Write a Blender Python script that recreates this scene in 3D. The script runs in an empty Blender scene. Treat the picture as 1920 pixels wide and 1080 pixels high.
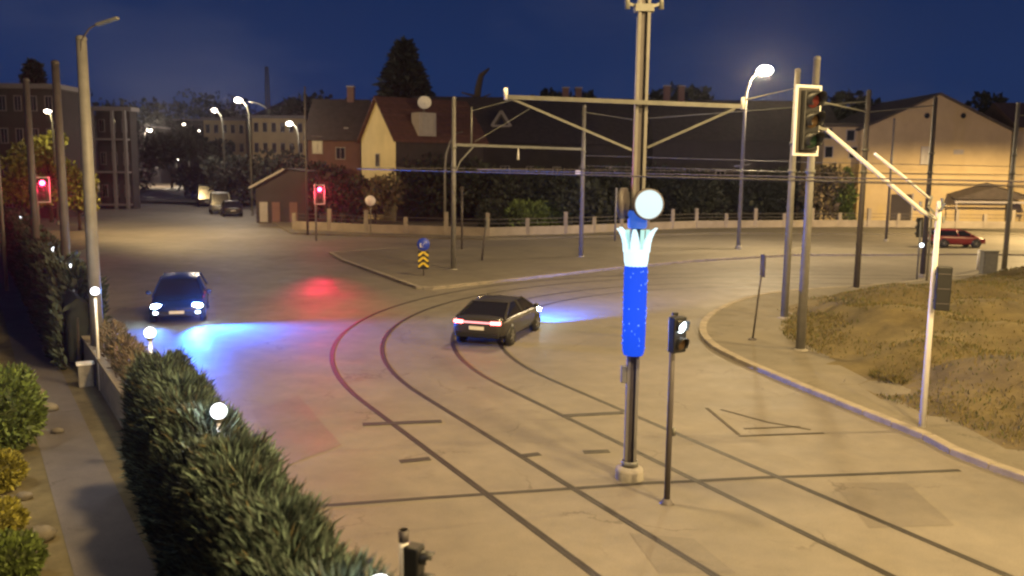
import bpy, bmesh, math, random
import numpy as np
from mathutils import Vector, Matrix
random.seed(7); RNG = np.random.default_rng(7)
SC = bpy.context.scene
COL = SC.collection
PI = math.pi
R_ = math.radians

# ------------------------------------------------------------------ camera
FPX, CAMH = 1650.0, 5.9
PITCH = math.atan((540 - 312) / FPX)
ROLL = 0.012
cam_d = bpy.data.cameras.new('camera'); cam = bpy.data.objects.new('camera', cam_d); COL.objects.link(cam)
cam_d.sensor_width = 36.0; cam_d.lens = 36.0 * FPX / 1920.0
cam_d.clip_start = 0.1; cam_d.clip_end = 3000
CAMROT = Matrix.Rotation(PI / 2 - PITCH, 3, 'X') @ Matrix.Rotation(ROLL, 3, 'Z')
cam.matrix_world = Matrix.Translation((0, 0, CAMH)) @ CAMROT.to_4x4()
SC.camera = cam
cam_d.dof.use_dof = True; cam_d.dof.focus_distance = 21.0; cam_d.dof.aperture_fstop = 0.7

# ------------------------------------------------------------------ world: night sky, last blue of dusk
SUN_EL, SUN_ROT = R_(-4.0), R_(200)
world = bpy.data.worlds.new('World'); SC.world = world; world.use_nodes = True
wt = world.node_tree; wt.nodes.clear()
wo = wt.nodes.new('ShaderNodeOutputWorld'); bg = wt.nodes.new('ShaderNodeBackground')
sky = wt.nodes.new('ShaderNodeTexSky'); sky.sky_type = 'NISHITA'; sky.sun_disc = False
sky.sun_elevation = SUN_EL; sky.sun_rotation = SUN_ROT; sky.altitude = 700; sky.air_density = 1.0; sky.dust_density = 0.6; sky.ozone_density = 3.0
tcw = wt.nodes.new('ShaderNodeTexCoord')
mulw = wt.nodes.new('ShaderNodeMix'); mulw.data_type = 'RGBA'; mulw.blend_type = 'MIX'; mulw.inputs[0].default_value = 0.93
sep = wt.nodes.new('ShaderNodeSeparateXYZ'); rmp = wt.nodes.new('ShaderNodeValToRGB')
wt.links.new(tcw.outputs['Generated'], sep.inputs[0]); wt.links.new(sep.outputs['Z'], rmp.inputs[0])
el = rmp.color_ramp.elements
el[0].position = 0.0; el[0].color = (0.12, 0.32, 1.14, 1)
el[1].position = 0.9; el[1].color = (0.07, 0.13, 0.55, 1)
e = el.new(0.10); e.color = (0.095, 0.30, 1.14, 1)
e = el.new(0.25); e.color = (0.045, 0.19, 0.82, 1)
# thin cloud lit by the town
nz = wt.nodes.new('ShaderNodeTexNoise'); nz.inputs['Scale'].default_value = 3.2; nz.inputs['Detail'].default_value = 5
mpw = wt.nodes.new('ShaderNodeMapping'); mpw.inputs['Scale'].default_value = (1, 1, 3.0); mpw.inputs['Location'].default_value = (0.35, 0.1, 0.2)
wt.links.new(tcw.outputs['Generated'], mpw.inputs[0]); wt.links.new(mpw.outputs[0], nz.inputs['Vector'])
cr = wt.nodes.new('ShaderNodeValToRGB'); cr.color_ramp.elements[0].position = 0.52; cr.color_ramp.elements[0].color = (0, 0, 0, 1)
cr.color_ramp.elements[1].position = 0.78; cr.color_ramp.elements[1].color = (0.32, 0.28, 0.27, 1)
wt.links.new(nz.outputs[0], cr.inputs[0])
addw = wt.nodes.new('ShaderNodeMix'); addw.data_type = 'RGBA'; addw.blend_type = 'ADD'; addw.inputs[0].default_value = 1.0
wt.links.new(rmp.outputs[0], addw.inputs[6]); wt.links.new(cr.outputs[0], addw.inputs[7])
wt.links.new(sky.outputs[0], mulw.inputs[6]); wt.links.new(addw.outputs[2], mulw.inputs[7])
wt.links.new(mulw.outputs[2], bg.inputs[0]); bg.inputs[1].default_value = 0.09
wt.links.new(bg.outputs[0], wo.inputs[0])
SC.view_settings.view_transform = 'Standard'; SC.view_settings.look = 'None'
SC.view_settings.exposure = 0.0; SC.view_settings.gamma = 1.0; SC.view_settings.use_curve_mapping = False
SC.render.engine = 'CYCLES'
SC.cycles.use_denoising = True
SC.cycles.max_bounces = 5; SC.cycles.diffuse_bounces = 2; SC.cycles.glossy_bounces = 3; SC.cycles.transmission_bounces = 4
SC.cycles.transparent_max_bounces = 6; SC.cycles.sample_clamp_indirect = 3.0; SC.cycles.sample_clamp_direct = 0
SC.cycles.use_light_tree = True
SC.cycles.filter_width = 2.3

WARM = (1.0, 0.695, 0.29)
NEUT = (1.0, 0.84, 0.62)
def lamp(loc, power, color=WARM, radius=0.15, spot=None, target=None, blend=0.6, name='lamp_light'):
    l = bpy.data.lights.new(name, 'SPOT' if spot else 'POINT'); l.energy = power; l.color = color; l.shadow_soft_size = radius
    o = bpy.data.objects.new(name, l); COL.objects.link(o); o.location = loc
    if spot:
        l.spot_size = R_(spot); l.spot_blend = blend
        t = Vector(target) if target else Vector((loc[0], loc[1], 0))
        o.rotation_euler = (t - Vector(loc)).to_track_quat('-Z', 'Y').to_euler()
    return o
# unseen lights: street lamps outside the picture, plus added fills marked below
lamp((24.0, 21.3, 12.5), 19000, WARM, 0.16, 165, (14, 19, 0), 0.3, name='unseen_light')
lamp((8.5, 7.5, 13.0), 12500, WARM, 0.7, 165, (4, 11, 0), 0.3, name='unseen_light')  # overhead fill added to light the near road steeply, no fixture
lamp((-1.5, 17.0, 14.5), 8500, WARM, 0.7, 150, None, 0.4, name='unseen_light')  # added fill hanging over the left tracks, no lamp post
lamp((5.0, 38.0, 16.0), 11500, WARM, 0.7, 150, (2, 42, 0), 0.4, name='unseen_light')  # added fill above the tram curve and island, without a fixture
lamp((12.5, -7.0, 13.0), 26000, WARM, 0.45, 165, (2, 12, 0), 0.3, name='unseen_light')  # fill behind the camera, added to even out the foreground
lamp((-29.0, 72.0, 11.0), 13000, WARM, 0.3, 165, (-23, 77, 0), 0.5, name='unseen_light')  # bare fill added for the left street and yellow gable
lamp((50.0, 75.0, 11.0), 46000, WARM, 0.3, 172, None, 0.2, name='unseen_light')  # added off to the right to brighten the ochre gable
lamp((44.0, 46.0, 11.0), 13000, WARM, 0.3, 165, None, 0.3, name='unseen_light')
lamp((-10.2, 14.2, 4.6), 420, (1.0, 0.88, 0.70), 0.2, None, name='garden_fill')  # unseen fill added for the garden path and shrubs

# ------------------------------------------------------------------ helpers
def G(px, py, z=0.0):
    """the place on the level z that a pixel of the 1920 px photograph looks at"""
    d = CAMROT @ Vector(((px - 960) / FPX, -(py - 540) / FPX, -1.0)); t = (z - CAMH) / d.z
    return Vector((d.x * t, d.y * t, z))
def D(px, py, dist):
    """the point at depth dist (m along +Y) on the ray through a pixel"""
    d = CAMROT @ Vector(((px - 960) / FPX, -(py - 540) / FPX, -1.0)); t = dist / d.y
    return Vector((d.x * t, dist, CAMH + d.z * t))

def mat(name, col, rough=0.7, metal=0.0, var=0.25, scale=6.0, bump=0.0, bscale=None, emit=None, estr=0.0, alpha=1.0, spec=None, coords='Object', col2=None):
    m = bpy.data.materials.new(name); m.use_nodes = True; nt = m.node_tree
    b = nt.nodes['Principled BSDF']
    b.inputs['Roughness'].default_value = rough; b.inputs['Metallic'].default_value = metal
    if spec is not None: b.inputs['Specular IOR Level'].default_value = spec
    if var > 0:
        tc = nt.nodes.new('ShaderNodeTexCoord')
        n = nt.nodes.new('ShaderNodeTexNoise'); n.inputs['Scale'].default_value = scale; n.inputs['Detail'].default_value = 6; n.inputs['Roughness'].default_value = 0.65
        nt.links.new(tc.outputs[coords], n.inputs['Vector'])
        r = nt.nodes.new('ShaderNodeValToRGB')
        c2 = col2 or tuple(c * (1 + var) for c in col); c1 = tuple(c * (1 - var) for c in col)
        r.color_ramp.elements[0].position = 0.3; r.color_ramp.elements[0].color = (*c1, 1)
        r.color_ramp.elements[1].position = 0.7; r.color_ramp.elements[1].color = (*c2, 1)
        nt.links.new(n.outputs[0], r.inputs[0]); nt.links.new(r.outputs[0], b.inputs['Base Color'])
        if bump > 0:
            n2 = nt.nodes.new('ShaderNodeTexNoise'); n2.inputs['Scale'].default_value = bscale or scale * 6; n2.inputs['Detail'].default_value = 4
            nt.links.new(tc.outputs[coords], n2.inputs['Vector'])
            bp = nt.nodes.new('ShaderNodeBump'); bp.inputs['Strength'].default_value = bump; bp.inputs['Distance'].default_value = 0.02
            nt.links.new(n2.outputs[0], bp.inputs['Height']); nt.links.new(bp.outputs[0], b.inputs['Normal'])
    else:
        b.inputs['Base Color'].default_value = (*col, 1)
    if emit:
        b.inputs['Emission Color'].default_value = (*emit, 1); b.inputs['Emission Strength'].default_value = estr
    return m

def obj(name, me, m=None, parent=None):
    o = bpy.data.objects.new(name, me); COL.objects.link(o)
    if m is not None:
        for k in (m if isinstance(m, (list, tuple)) else [m]): me.materials.append(k)
    if parent is not None: o.parent = parent
    return o
def thing(name, label, cat, loc=(0, 0, 0), rz=0.0, group=None):
    o = bpy.data.objects.new(name, None); COL.objects.link(o); o.location = loc; o.rotation_euler = (0, 0, rz)
    o.empty_display_size = 0.1
    return tag(o, label, cat, group)
def tag(o, label, cat, group=None):
    o['label'] = label; o['category'] = cat
    if group: o['group'] = group
    return o
def kind(o, k, label=None):
    o['kind'] = k
    if label: o['label'] = label
    return o

class MB:
    """collects boxes, tubes, prisms and lathes into one mesh"""
    def __init__(s): s.v = []; s.f = []; s.mi = []; s.cur = 0; s.sm = []
    def add(s, vs, fs, smooth=False):
        k = len(s.v); s.v += [tuple(v) for v in vs]
        for f in fs: s.f.append([i + k for i in f]); s.mi.append(s.cur); s.sm.append(smooth)
        return s
    def box(s, c, d, rz=0.0, M=None):
        hx, hy, hz = d[0] / 2, d[1] / 2, d[2] / 2
        vs = [Vector((x, y, z)) for x in (-hx, hx) for y in (-hy, hy) for z in (-hz, hz)]
        rot = M if M is not None else Matrix.Rotation(rz, 3, 'Z')
        vs = [rot @ v + Vector(c) for v in vs]
        return s.add(vs, [(0, 1, 3, 2), (4, 6, 7, 5), (0, 4, 5, 1), (2, 3, 7, 6), (0, 2, 6, 4), (1, 5, 7, 3)])
    def bar(s, a, b, w, h=None):
        a, b = Vector(a), Vector(b); h = h or w; d = (b - a).normalized()
        up = Vector((0, 0, 1)) if abs(d.z) < 0.95 else Vector((0, 1, 0))
        x = d.cross(up).normalized() * w / 2; y = x.cross(d).normalized() * h / 2
        vs = [p + i * x + j * y for p in (a, b) for i, j in ((-1, -1), (1, -1), (1, 1), (-1, 1))]
        return s.add(vs, [(3, 2, 1, 0), (4, 5, 6, 7), (0, 1, 5, 4), (1, 2, 6, 5), (2, 3, 7, 6), (3, 0, 4, 7)])
    def tube(s, pts, r, n=8, cap=True):
        pts = [Vector(p) for p in pts]; rs = r if isinstance(r, (list, tuple)) else [r] * len(pts)
        k = len(pts); vs = []; prev = None
        for i, p in enumerate(pts):
            d = (pts[min(i + 1, k - 1)] - pts[max(i - 1, 0)]).normalized()
            if prev is None:
                up = Vector((0, 0, 1)) if abs(d.z) < 0.9 else Vector((1, 0, 0)); x = d.cross(up).normalized()
            else:
                x = (prev - d * prev.dot(d)).normalized()
            prev = x; y = d.cross(x)
            for j in range(n):
                a = 2 * PI * j / n; vs.append(p + (x * math.cos(a) + y * math.sin(a)) * rs[i])
        fs = [(i * n + j, i * n + (j + 1) % n, (i + 1) * n + (j + 1) % n, (i + 1) * n + j) for i in range(k - 1) for j in range(n)]
        s.add(vs, fs, True)
        if cap:
            b = len(s.v) - len(vs)
            s.f.append([b + j for j in range(n)][::-1]); s.mi.append(s.cur); s.sm.append(False)
            s.f.append([b + (k - 1) * n + j for j in range(n)]); s.mi.append(s.cur); s.sm.append(False)
        return s
    def lathe(s, prof, c=(0, 0, 0), n=16, M=None):
        c = Vector(c); vs = []; M = M or Matrix.Identity(3)
        for r, z in prof:
            for j in range(n):
                a = 2 * PI * j / n; vs.append(M @ Vector((r * math.cos(a), r * math.sin(a), z)) + c)
        k = len(prof)
        return s.add(vs, [(i * n + j, i * n + (j + 1) % n, (i + 1) * n + (j + 1) % n, (i + 1) * n + j) for i in range(k - 1) for j in range(n)], True)
    def ball(s, c, r, n=14, m=9, sc=(1, 1, 1)):
        vs = []; c = Vector(c)
        for i in range(m + 1):
            t = PI * i / m
            for j in range(n):
                a = 2 * PI * j / n
                vs.append(c + Vector((r * sc[0] * math.sin(t) * math.cos(a), r * sc[1] * math.sin(t) * math.sin(a), r * sc[2] * math.cos(t))))
        return s.add(vs, [(i * n + j, (i + 1) * n + j, (i + 1) * n + (j + 1) % n, i * n + (j + 1) % n) for i in range(m) for j in range(n)], True)
    def prism(s, poly, z0, z1):
        n = len(poly); vs = [(p[0], p[1], z0) for p in poly] + [(p[0], p[1], z1) for p in poly]
        return s.add(vs, [tuple(range(n - 1, -1, -1)), tuple(range(n, 2 * n))] + [(i, (i + 1) % n, n + (i + 1) % n, n + i) for i in range(n)])
    def build(s, name, m=None, parent=None, bevel=0.0, sub=0):
        me = bpy.data.meshes.new(name); me.from_pydata([tuple(v) for v in s.v], [], s.f); me.update()
        me.polygons.foreach_set('material_index', s.mi); me.polygons.foreach_set('use_smooth', s.sm)
        o = obj(name, me, m, parent)
        if bevel:
            b = o.modifiers.new('bevel', 'BEVEL'); b.width = bevel; b.segments = 2; b.limit_method = 'ANGLE'
        if sub:
            b = o.modifiers.new('sub', 'SUBSURF'); b.levels = sub; b.render_levels = sub
        return o
def copy_tree(o, parent=None):
    c = o.copy(); COL.objects.link(c); c.parent = parent
    for ch in list(o.children): copy_tree(ch, c)
    return c
def face_rot(dx, dy, tilt=0.0):
    """rotation that takes local +Z to the horizontal direction (dx,dy); local Y stays up"""
    z = Vector((dx, dy, tilt)).normalized(); x = Vector((0, 0, 1)).cross(z).normalized(); y = z.cross(x)
    return Matrix((x, y, z)).transposed()

# ------------------------------------------------------------------ materials
M = {}
M['galv'] = mat('galvanised_steel', (0.165, 0.165, 0.15), 0.5, 0.25, 0.2, 5)
M['pole'] = mat('painted_pole', (0.155, 0.148, 0.14), 0.5, 0.0, 0.18, 3, 0.1)
M['dpole'] = mat('dark_pole', (0.07, 0.06, 0.062), 0.55, 0.0, 0.2, 3)
M['concrete'] = mat('concrete', (0.25, 0.23, 0.20), 0.85, 0.0, 0.25, 4, 0.4)
M['black'] = mat('black_plastic', (0.010, 0.010, 0.011), 0.45, 0, 0.2, 8)
M['dboard'] = mat('signal_board', (0.055, 0.05, 0.048), 0.6, 0, 0.15, 6)
M['white'] = mat('white_paint', (0.72, 0.70, 0.68), 0.5, 0, 0.08, 4)
M['rail'] = mat('rail_steel', (0.03, 0.026, 0.022), 0.55, 0.2, 0.3, 3)
M['kerb'] = mat('kerb_stone', (0.235, 0.205, 0.165), 0.85, 0, 0.25, 2.5, 0.4)
M['stone'] = mat('garden_stone', (0.17, 0.15, 0.12), 0.9, 0, 0.35, 5, .5)
M['tar'] = mat('tar_seam', (0.03, 0.026, 0.022), 0.7, 0, 0.3, 3)  # on the road line it also carries the pole's painted shadow
M['glass'] = mat('dark_glass', (0.012, 0.012, 0.016), 0.08, 0, 0.0)
M['rubber'] = mat('rubber', (0.015, 0.015, 0.015), 0.8, 0, 0.15, 20)
M['rim'] = mat('alloy_rim', (0.45, 0.45, 0.46), 0.3, 0.8, 0.1, 8)
M['chrome'] = mat('chrome', (0.7, 0.7, 0.7), 0.15, 1.0, 0.0)
M['lampwhite'] = mat('lamp_white_lit', (0.9, 0.9, 0.85), 0.4, 0, 0, emit=(1.0, 0.93, 0.83), estr=28)
M['lampfar'] = mat('lamp_far_lit', (0.9, 0.9, 0.85), 0.4, 0, 0, emit=(1.0, 0.88, 0.74), estr=14)
M['globe'] = mat('globe_lit', (0.9, 0.9, 0.92), 0.3, 0, 0, emit=(0.86, 0.92, 1.0), estr=5)
M['red_lit'] = mat('red_lens_lit', (0.5, 0.02, 0.03), 0.3, 0, 0, emit=(1.0, 0.035, 0.10), estr=42)
M['tail'] = mat('tail_light_lit', (0.4, 0.02, 0.02), 0.2, 0, 0, emit=(1.0, 0.12, 0.11), estr=14)
M['tailmid'] = mat('tail_light_bar', (0.4, 0.1, 0.1), 0.2, 0, 0, emit=(1.0, 0.36, 0.38), estr=1.7)
M['head'] = mat('headlight_lit', (0.8, 0.85, 0.9), 0.2, 0, 0, emit=(0.50, 0.80, 1.0), estr=260)
M['blue_led'] = mat('blue_led_mesh', (0.004, 0.01, 0.08), 0.9, 0, 0, spec=0.05, emit=(0.012, 0.085, 0.86), estr=1.0)
M['blue_spark'] = mat('blue_led_bulb', (0.1, 0.2, 0.9), 0.5, 0, 0, emit=(0.04, 0.17, 1.0), estr=1.0)
M['ice_led'] = mat('ice_white_led', (0.08, 0.1, 0.11), 0.7, 0, 0, emit=(0.62, 0.90, 1.0), estr=1.35)
M['mint_led'] = mat('mint_led', (0.08, 0.1, 0.11), 0.7, 0, 0, emit=(0.40, 0.83, 0.80), estr=0.95)
M['disc_led'] = mat('disc_led', (0.08, 0.1, 0.11), 0.7, 0, 0, emit=(0.60, 0.82, 0.90), estr=1.0)
M['sig_white'] = mat('signal_white_lit', (0.9, 0.95, 1), 0.3, 0, 0, emit=(0.8, 0.95, 1.0), estr=7)
M['lens_red'] = mat('red_lens_off', (0.075, 0.012, 0.010), 0.3, 0, 0)
M['lens_amber'] = mat('amber_lens_off', (0.055, 0.032, 0.014), 0.3, 0, 0)
M['lens_green'] = mat('green_lens_off', (0.008, 0.024, 0.014), 0.3, 0, 0)
M['blue_sign'] = mat('blue_sign', (0.02, 0.05, 0.45), 0.35, 0, 0.05, 4)
M['yellow_sign'] = mat('yellow_sign', (0.75, 0.55, 0.04), 0.4, 0, 0.05, 4)
M['bark'] = mat('bark', (0.07, 0.05, 0.035), 0.95, 0, 0.35, 6, 0.6)
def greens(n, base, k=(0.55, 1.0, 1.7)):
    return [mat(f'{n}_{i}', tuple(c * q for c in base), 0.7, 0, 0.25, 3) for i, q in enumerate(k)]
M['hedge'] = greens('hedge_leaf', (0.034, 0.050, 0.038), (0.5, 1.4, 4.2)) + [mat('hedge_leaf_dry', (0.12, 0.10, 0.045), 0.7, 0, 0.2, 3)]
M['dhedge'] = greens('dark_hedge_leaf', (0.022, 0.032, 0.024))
M['dry'] = [mat('dry_leaf_a', (0.10, 0.075, 0.04), 0.85, 0, 0.3, 3), mat('dry_leaf_b', (0.16, 0.12, 0.07), 0.85, 0, 0.3, 3), mat('dry_leaf_c', (0.06, 0.06, 0.03), 0.85, 0, 0.3, 3)]
M['bush'] = greens('bush_leaf', (0.075, 0.105, 0.022))
M['ybush'] = greens('yellow_bush_leaf', (0.17, 0.155, 0.022))
M['tree'] = greens('tree_leaf', (0.014, 0.018, 0.012))
M['conifer'] = greens('conifer_leaf', (0.016, 0.022, 0.018))
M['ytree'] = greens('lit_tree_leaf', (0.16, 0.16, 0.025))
M['grass'] = [mat('grass_a', (0.105, 0.090, 0.034), 0.9, 0, 0.3, 2), mat('grass_b', (0.15, 0.115, 0.045), 0.9, 0, 0.3, 2), mat('grass_c', (0.075, 0.080, 0.028), 0.9, 0, 0.3, 2)]

def road_material(name, c, rough):
    m = bpy.data.materials.new(name); m.use_nodes = True; nt = m.node_tree; b = nt.nodes['Principled BSDF']
    tc = nt.nodes.new('ShaderNodeTexCoord')
    def noise(s, d=6, r=0.6):
        n = nt.nodes.new('ShaderNodeTexNoise'); n.inputs['Scale'].default_value = s; n.inputs['Detail'].default_value = d; n.inputs['Roughness'].default_value = r
        nt.links.new(tc.outputs['Object'], n.inputs['Vector']); return n
    def ramp(inp, p0, c0, p1, c1):
        r = nt.nodes.new('ShaderNodeValToRGB'); r.color_ramp.elements[0].position = p0; r.color_ramp.elements[0].color = (*c0, 1)
        r.color_ramp.elements[1].position = p1; r.color_ramp.elements[1].color = (*c1, 1); nt.links.new(inp, r.inputs[0]); return r
    big = ramp(noise(0.22, 4).outputs[0], 0.35, tuple(x * 0.86 for x in c), 0.65, tuple(x * 1.10 for x in c))
    mid = ramp(noise(1.6, 6, 0.7).outputs[0], 0.3, (0.86, 0.86, 0.87), 0.7, (1.1, 1.08, 1.05))
    fine = ramp(noise(40, 3).outputs[0], 0.3, (0.85, 0.85, 0.85), 0.7, (1.12, 1.12, 1.12))
    stain = ramp(noise(0.75, 7, 0.75).outputs[0], 0.60, (1, 1, 1), 0.72, (0.72, 0.70, 0.70))
    a = big.outputs[0]
    vo = nt.nodes.new('ShaderNodeTexVoronoi'); vo.feature = 'DISTANCE_TO_EDGE'; vo.inputs['Scale'].default_value = 0.33
    dv = nt.nodes.new('ShaderNodeVectorMath'); dv.operation = 'ADD'; dn = noise(1.3, 5); sc_ = nt.nodes.new('ShaderNodeVectorMath'); sc_.operation = 'SCALE'; sc_.inputs['Scale'].default_value = 1.1
    nt.links.new(dn.outputs[1], sc_.inputs[0]); nt.links.new(tc.outputs['Object'], dv.inputs[0]); nt.links.new(sc_.outputs[0], dv.inputs[1]); nt.links.new(dv.outputs[0], vo.inputs['Vector'])
    crack = ramp(vo.outputs['Distance'], 0.0, (0.62, 0.6, 0.6), 0.012, (1, 1, 1))
    fade = ramp(noise(0.4, 3).outputs[0], 0.5, (1, 1, 1), 0.6, (0, 0, 0)); cm = nt.nodes.new('ShaderNodeMix'); cm.data_type = 'RGBA'; nt.links.new(fade.outputs[0], cm.inputs[0]); nt.links.new(crack.outputs[0], cm.inputs[6]); cm.inputs[7].default_value = (1, 1, 1, 1)
    class _o: outputs = [cm.outputs[2]]
    for q in (mid, fine, stain, _o):
        x = nt.nodes.new('ShaderNodeMix'); x.data_type = 'RGBA'; x.blend_type = 'MULTIPLY'; x.inputs[0].default_value = 1
        nt.links.new(a, x.inputs[6]); nt.links.new(q.outputs[0], x.inputs[7]); a = x.outputs[2]
    nt.links.new(a, b.inputs['Base Color'])
    b.inputs['Specular IOR Level'].default_value = 0.25
    if name == 'worn_asphalt': b.inputs['Coat Weight'].default_value = 0.0; b.inputs['Coat Roughness'].default_value = 0.2
    rr = ramp(noise(0.9, 5).outputs[0], 0.3, (rough - 0.07,) * 3, 0.7, (rough + 0.08,) * 3)
    nt.links.new(rr.outputs[0], b.inputs['Roughness'])
    bp = nt.nodes.new('ShaderNodeBump'); bp.inputs['Strength'].default_value = 0.25; bp.inputs['Distance'].default_value = 0.01
    nt.links.new(noise(55, 3).outputs[0], bp.inputs['Height']); nt.links.new(bp.outputs[0], b.inputs['Normal'])
    return m
M['road'] = road_material('worn_asphalt', (0.168, 0.153, 0.133), 0.62)
M['pave'] = road_material('paving', (0.155, 0.140, 0.115), 0.8)
M['path'] = road_material('garden_path', (0.13, 0.12, 0.125), 0.85)
M['soil'] = mat('soil', (0.10, 0.075, 0.05), 0.95, 0, 0.35, 0.6, 0.5, 8)
M['bed'] = mat('bed_soil', (0.12, 0.10, 0.055), 0.95, 0, 0.4, 1.2, 0.5, 8)

# ------------------------------------------------------------------ the setting
HU = Vector((-0.528, 0.849, 0)); HN = Vector((0.849, 0.528, 0)); H0 = Vector((-3.9, 11.5, 0))
def hl(y, off=0.0, z=0.0):
    """point of the garden fence line at depth y, off metres towards the road"""
    s = (y - H0.y) / HU.y; p = H0 + HU * s + HN * off; return Vector((p.x, p.y, z))
kind(MB().add([(-900, -60, -0.02), (900, -60, -0.02), (900, 1400, -0.02), (-900, 1400, -0.02)], [(0, 1, 2, 3)]).build('ground', M['soil']), 'structure', 'dark bare ground around the crossing')
KR = [(22, -12), (16, 4.5), (9.9, 16.2), (9.2, 18.7), (8.2, 22.0), (7.25, 25.4), (6.75, 27.6), (6.6, 29.4), (6.8, 31.4), (7.5, 34.0), (8.7, 36.6), (10.4, 39.4), (12.6, 41.8), (15.2, 43.3), (17.8, 44.4), (21.1, 46.4), (29.2, 50.4), (60, 54.5), (160, 57)]
left = [tuple(hl(-8, 0.75)[:2]), tuple(hl(50, 0.75)[:2]), (-29.5, 62), (-60, 126), (-90, 246), (-120, 420)]
rightup = [(-108, 420), (-74, 246), (-46, 154), (-30.5, 105), (-18.5, 74), (-2, 70.5), (18, 80), (54, 84), (160, 88)]
rp = left + rightup + KR[::-1]
kind(MB().add([(x, y, 0.0) for x, y in rp], [tuple(range(len(rp) - 1, -1, -1))]).build('road', M['road']), 'structure', 'worn asphalt crossing with tram rails')
def strip(pts, w, z0, z1, closed=False):
    """a kerb: a band of width w to the left of the polyline"""
    mb = MB(); P = [Vector((p[0], p[1], 0)) for p in pts]; n = len(P); inn = []
    for i, p in enumerate(P):
        a = P[i - 1] if (i > 0 or closed) else P[i]; b = P[(i + 1) % n] if (i < n - 1 or closed) else P[i]
        d = (b - a).normalized(); inn.append(p + Vector((-d.y, d.x, 0)) * w)
    for i in range(n if closed else n - 1):
        j = (i + 1) % n
        vs = [(q.x, q.y, z) for z in (z0, z1) for q in (P[i], P[j], inn[j], inn[i])]
        mb.add(vs, [(4, 5, 6, 7), (0, 1, 5, 4), (2, 3, 7, 6)])
    return mb
def smooth(pts, k=3):
    """Catmull-Rom through the points"""
    P = [Vector((p[0], p[1], 0)) for p in pts]; out = []
    for i in range(len(P) - 1):
        a, b, c, d = P[max(i - 1, 0)], P[i], P[i + 1], P[min(i + 2, len(P) - 1)]
        for t in range(k):
            t /= k
            out.append(0.5 * ((2 * b) + (c - a) * t + (2 * a - 5 * b + 4 * c - d) * t * t + (3 * b - a - 3 * c + d) * t ** 3))
    out.append(P[-1]); return [(p.x, p.y) for p in out]
KRS = smooth(KR, 4)
def kerb_run(pts, name, label, parent_label, w=0.26, h=0.13, step=1.0):
    """a kerb made of separate stones with open joints"""
    k = thing(name, label, 'kerb', (pts[0][0], pts[0][1], 0)); k['kind'] = 'structure'
    P = [Vector((p[0], p[1], 0)) for p in pts]; acc = [0.0]
    for a, b in zip(P, P[1:]): acc.append(acc[-1] + (b - a).length)
    def at(s):
        for i in range(len(P) - 1):
            if s <= acc[i + 1]:
                t = (s - acc[i]) / max(acc[i + 1] - acc[i], 1e-6); return P[i].lerp(P[i + 1], t)
        return P[-1]
    s = 0.0; L = acc[-1]; org = Vector(k.location)
    n = 0
    while s < L - 0.1:
        a, b = at(s + 0.012), at(min(s + step, L) - 0.012); d = (b - a).normalized(); nrm = Vector((-d.y, d.x, 0)) * w
        if a.y < 62 and a.x < 45 and a.y > 2:
            hz = h + random.uniform(-0.006, 0.006)
            c = [a, b, b + nrm, a + nrm]; c = [q - org for q in c]
            ch = 0.02; tp = [q.lerp((c[0] + c[1] + c[2] + c[3]) / 4, 0.05) for q in c]
            mb = MB().add([(q.x, q.y, -0.02) for q in c] + [(q.x, q.y, hz - ch) for q in c] + [(q.x, q.y, hz) for q in tp],
                          [(0, 1, 5, 4), (1, 2, 6, 5), (2, 3, 7, 6), (3, 0, 4, 7), (4, 5, 9, 8), (5, 6, 10, 9), (6, 7, 11, 10), (7, 4, 8, 11), (8, 9, 10, 11)])
            mb.build('kerb_stone', M['kerb'], k); n += 1
        s += step
    return k
# right pavement and grassy mound behind its kerb (band to the right when walking KRS, so walk it backwards)
KRB = KRS[::-1]
kerb_run(KRB, 'kerb', 'pale stone kerb curving around the grassy corner on the right', '')
def inset(pts, w):
    P = [Vector((p[0], p[1], 0)) for p in pts]; o = []
    for i, p in enumerate(P):
        d = (P[min(i + 1, len(P) - 1)] - P[max(i - 1, 0)]).normalized(); o.append(p + Vector((-d.y, d.x, 0)) * w)
    return o
ins = inset(KRB, 0.25)
poly = [(p.x, p.y) for p in ins] + [(160, -12)]
kind(MB().prism(poly, -0.05, 0.105).build('pavement', M['pave']), 'structure', 'pavement around the grassy corner')
# mound
def mound_h(x, y):
    best = 1e9
    for (ax, ay), (bx, by) in zip(KRS[::2], KRS[2::2]):
        dx, dy = bx - ax, by - ay; t = max(0, min(1, ((x - ax) * dx + (y - ay) * dy) / (dx * dx + dy * dy)))
        best = min(best, math.hypot(x - ax - t * dx, y - ay - t * dy))
    if y > 44 or y < 10: edge = 0.9
    else: edge = 1.15 if y < 24 else 2.2
    if x < 12.5 and 26 < y < 36: edge = 2.9
    t = max(0.0, min(1.0, (best - edge) / 4.0)); t = t * t * (3 - 2 * t)
    lump = 0.16 * math.sin(x * 1.3 + y * 0.7) + 0.12 * math.sin(x * 0.6 - y * 1.5 + 1.3) + 0.06 * math.sin(x * 3.1 + 2 * y)
    dent = -0.42 * math.exp(-((x - 10.0) ** 2 + (y - 23.2) ** 2 * 0.8) / 0.9)
    return 0.06 + t * (0.85 + lump) + dent * min(1, t * 3) + (0.05 if best > edge else -0.12), best
xs = np.arange(6.5, 60, 0.5); ys = np.arange(3, 55, 0.5)
vs = []; fs = []; idx = {}
for i, x in enumerate(xs):
    for j, y in enumerate(ys):
        h, b = mound_h(x, y); idx[i, j] = len(vs); vs.append((x, y, h if b > 0.3 else -0.3))
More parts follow.
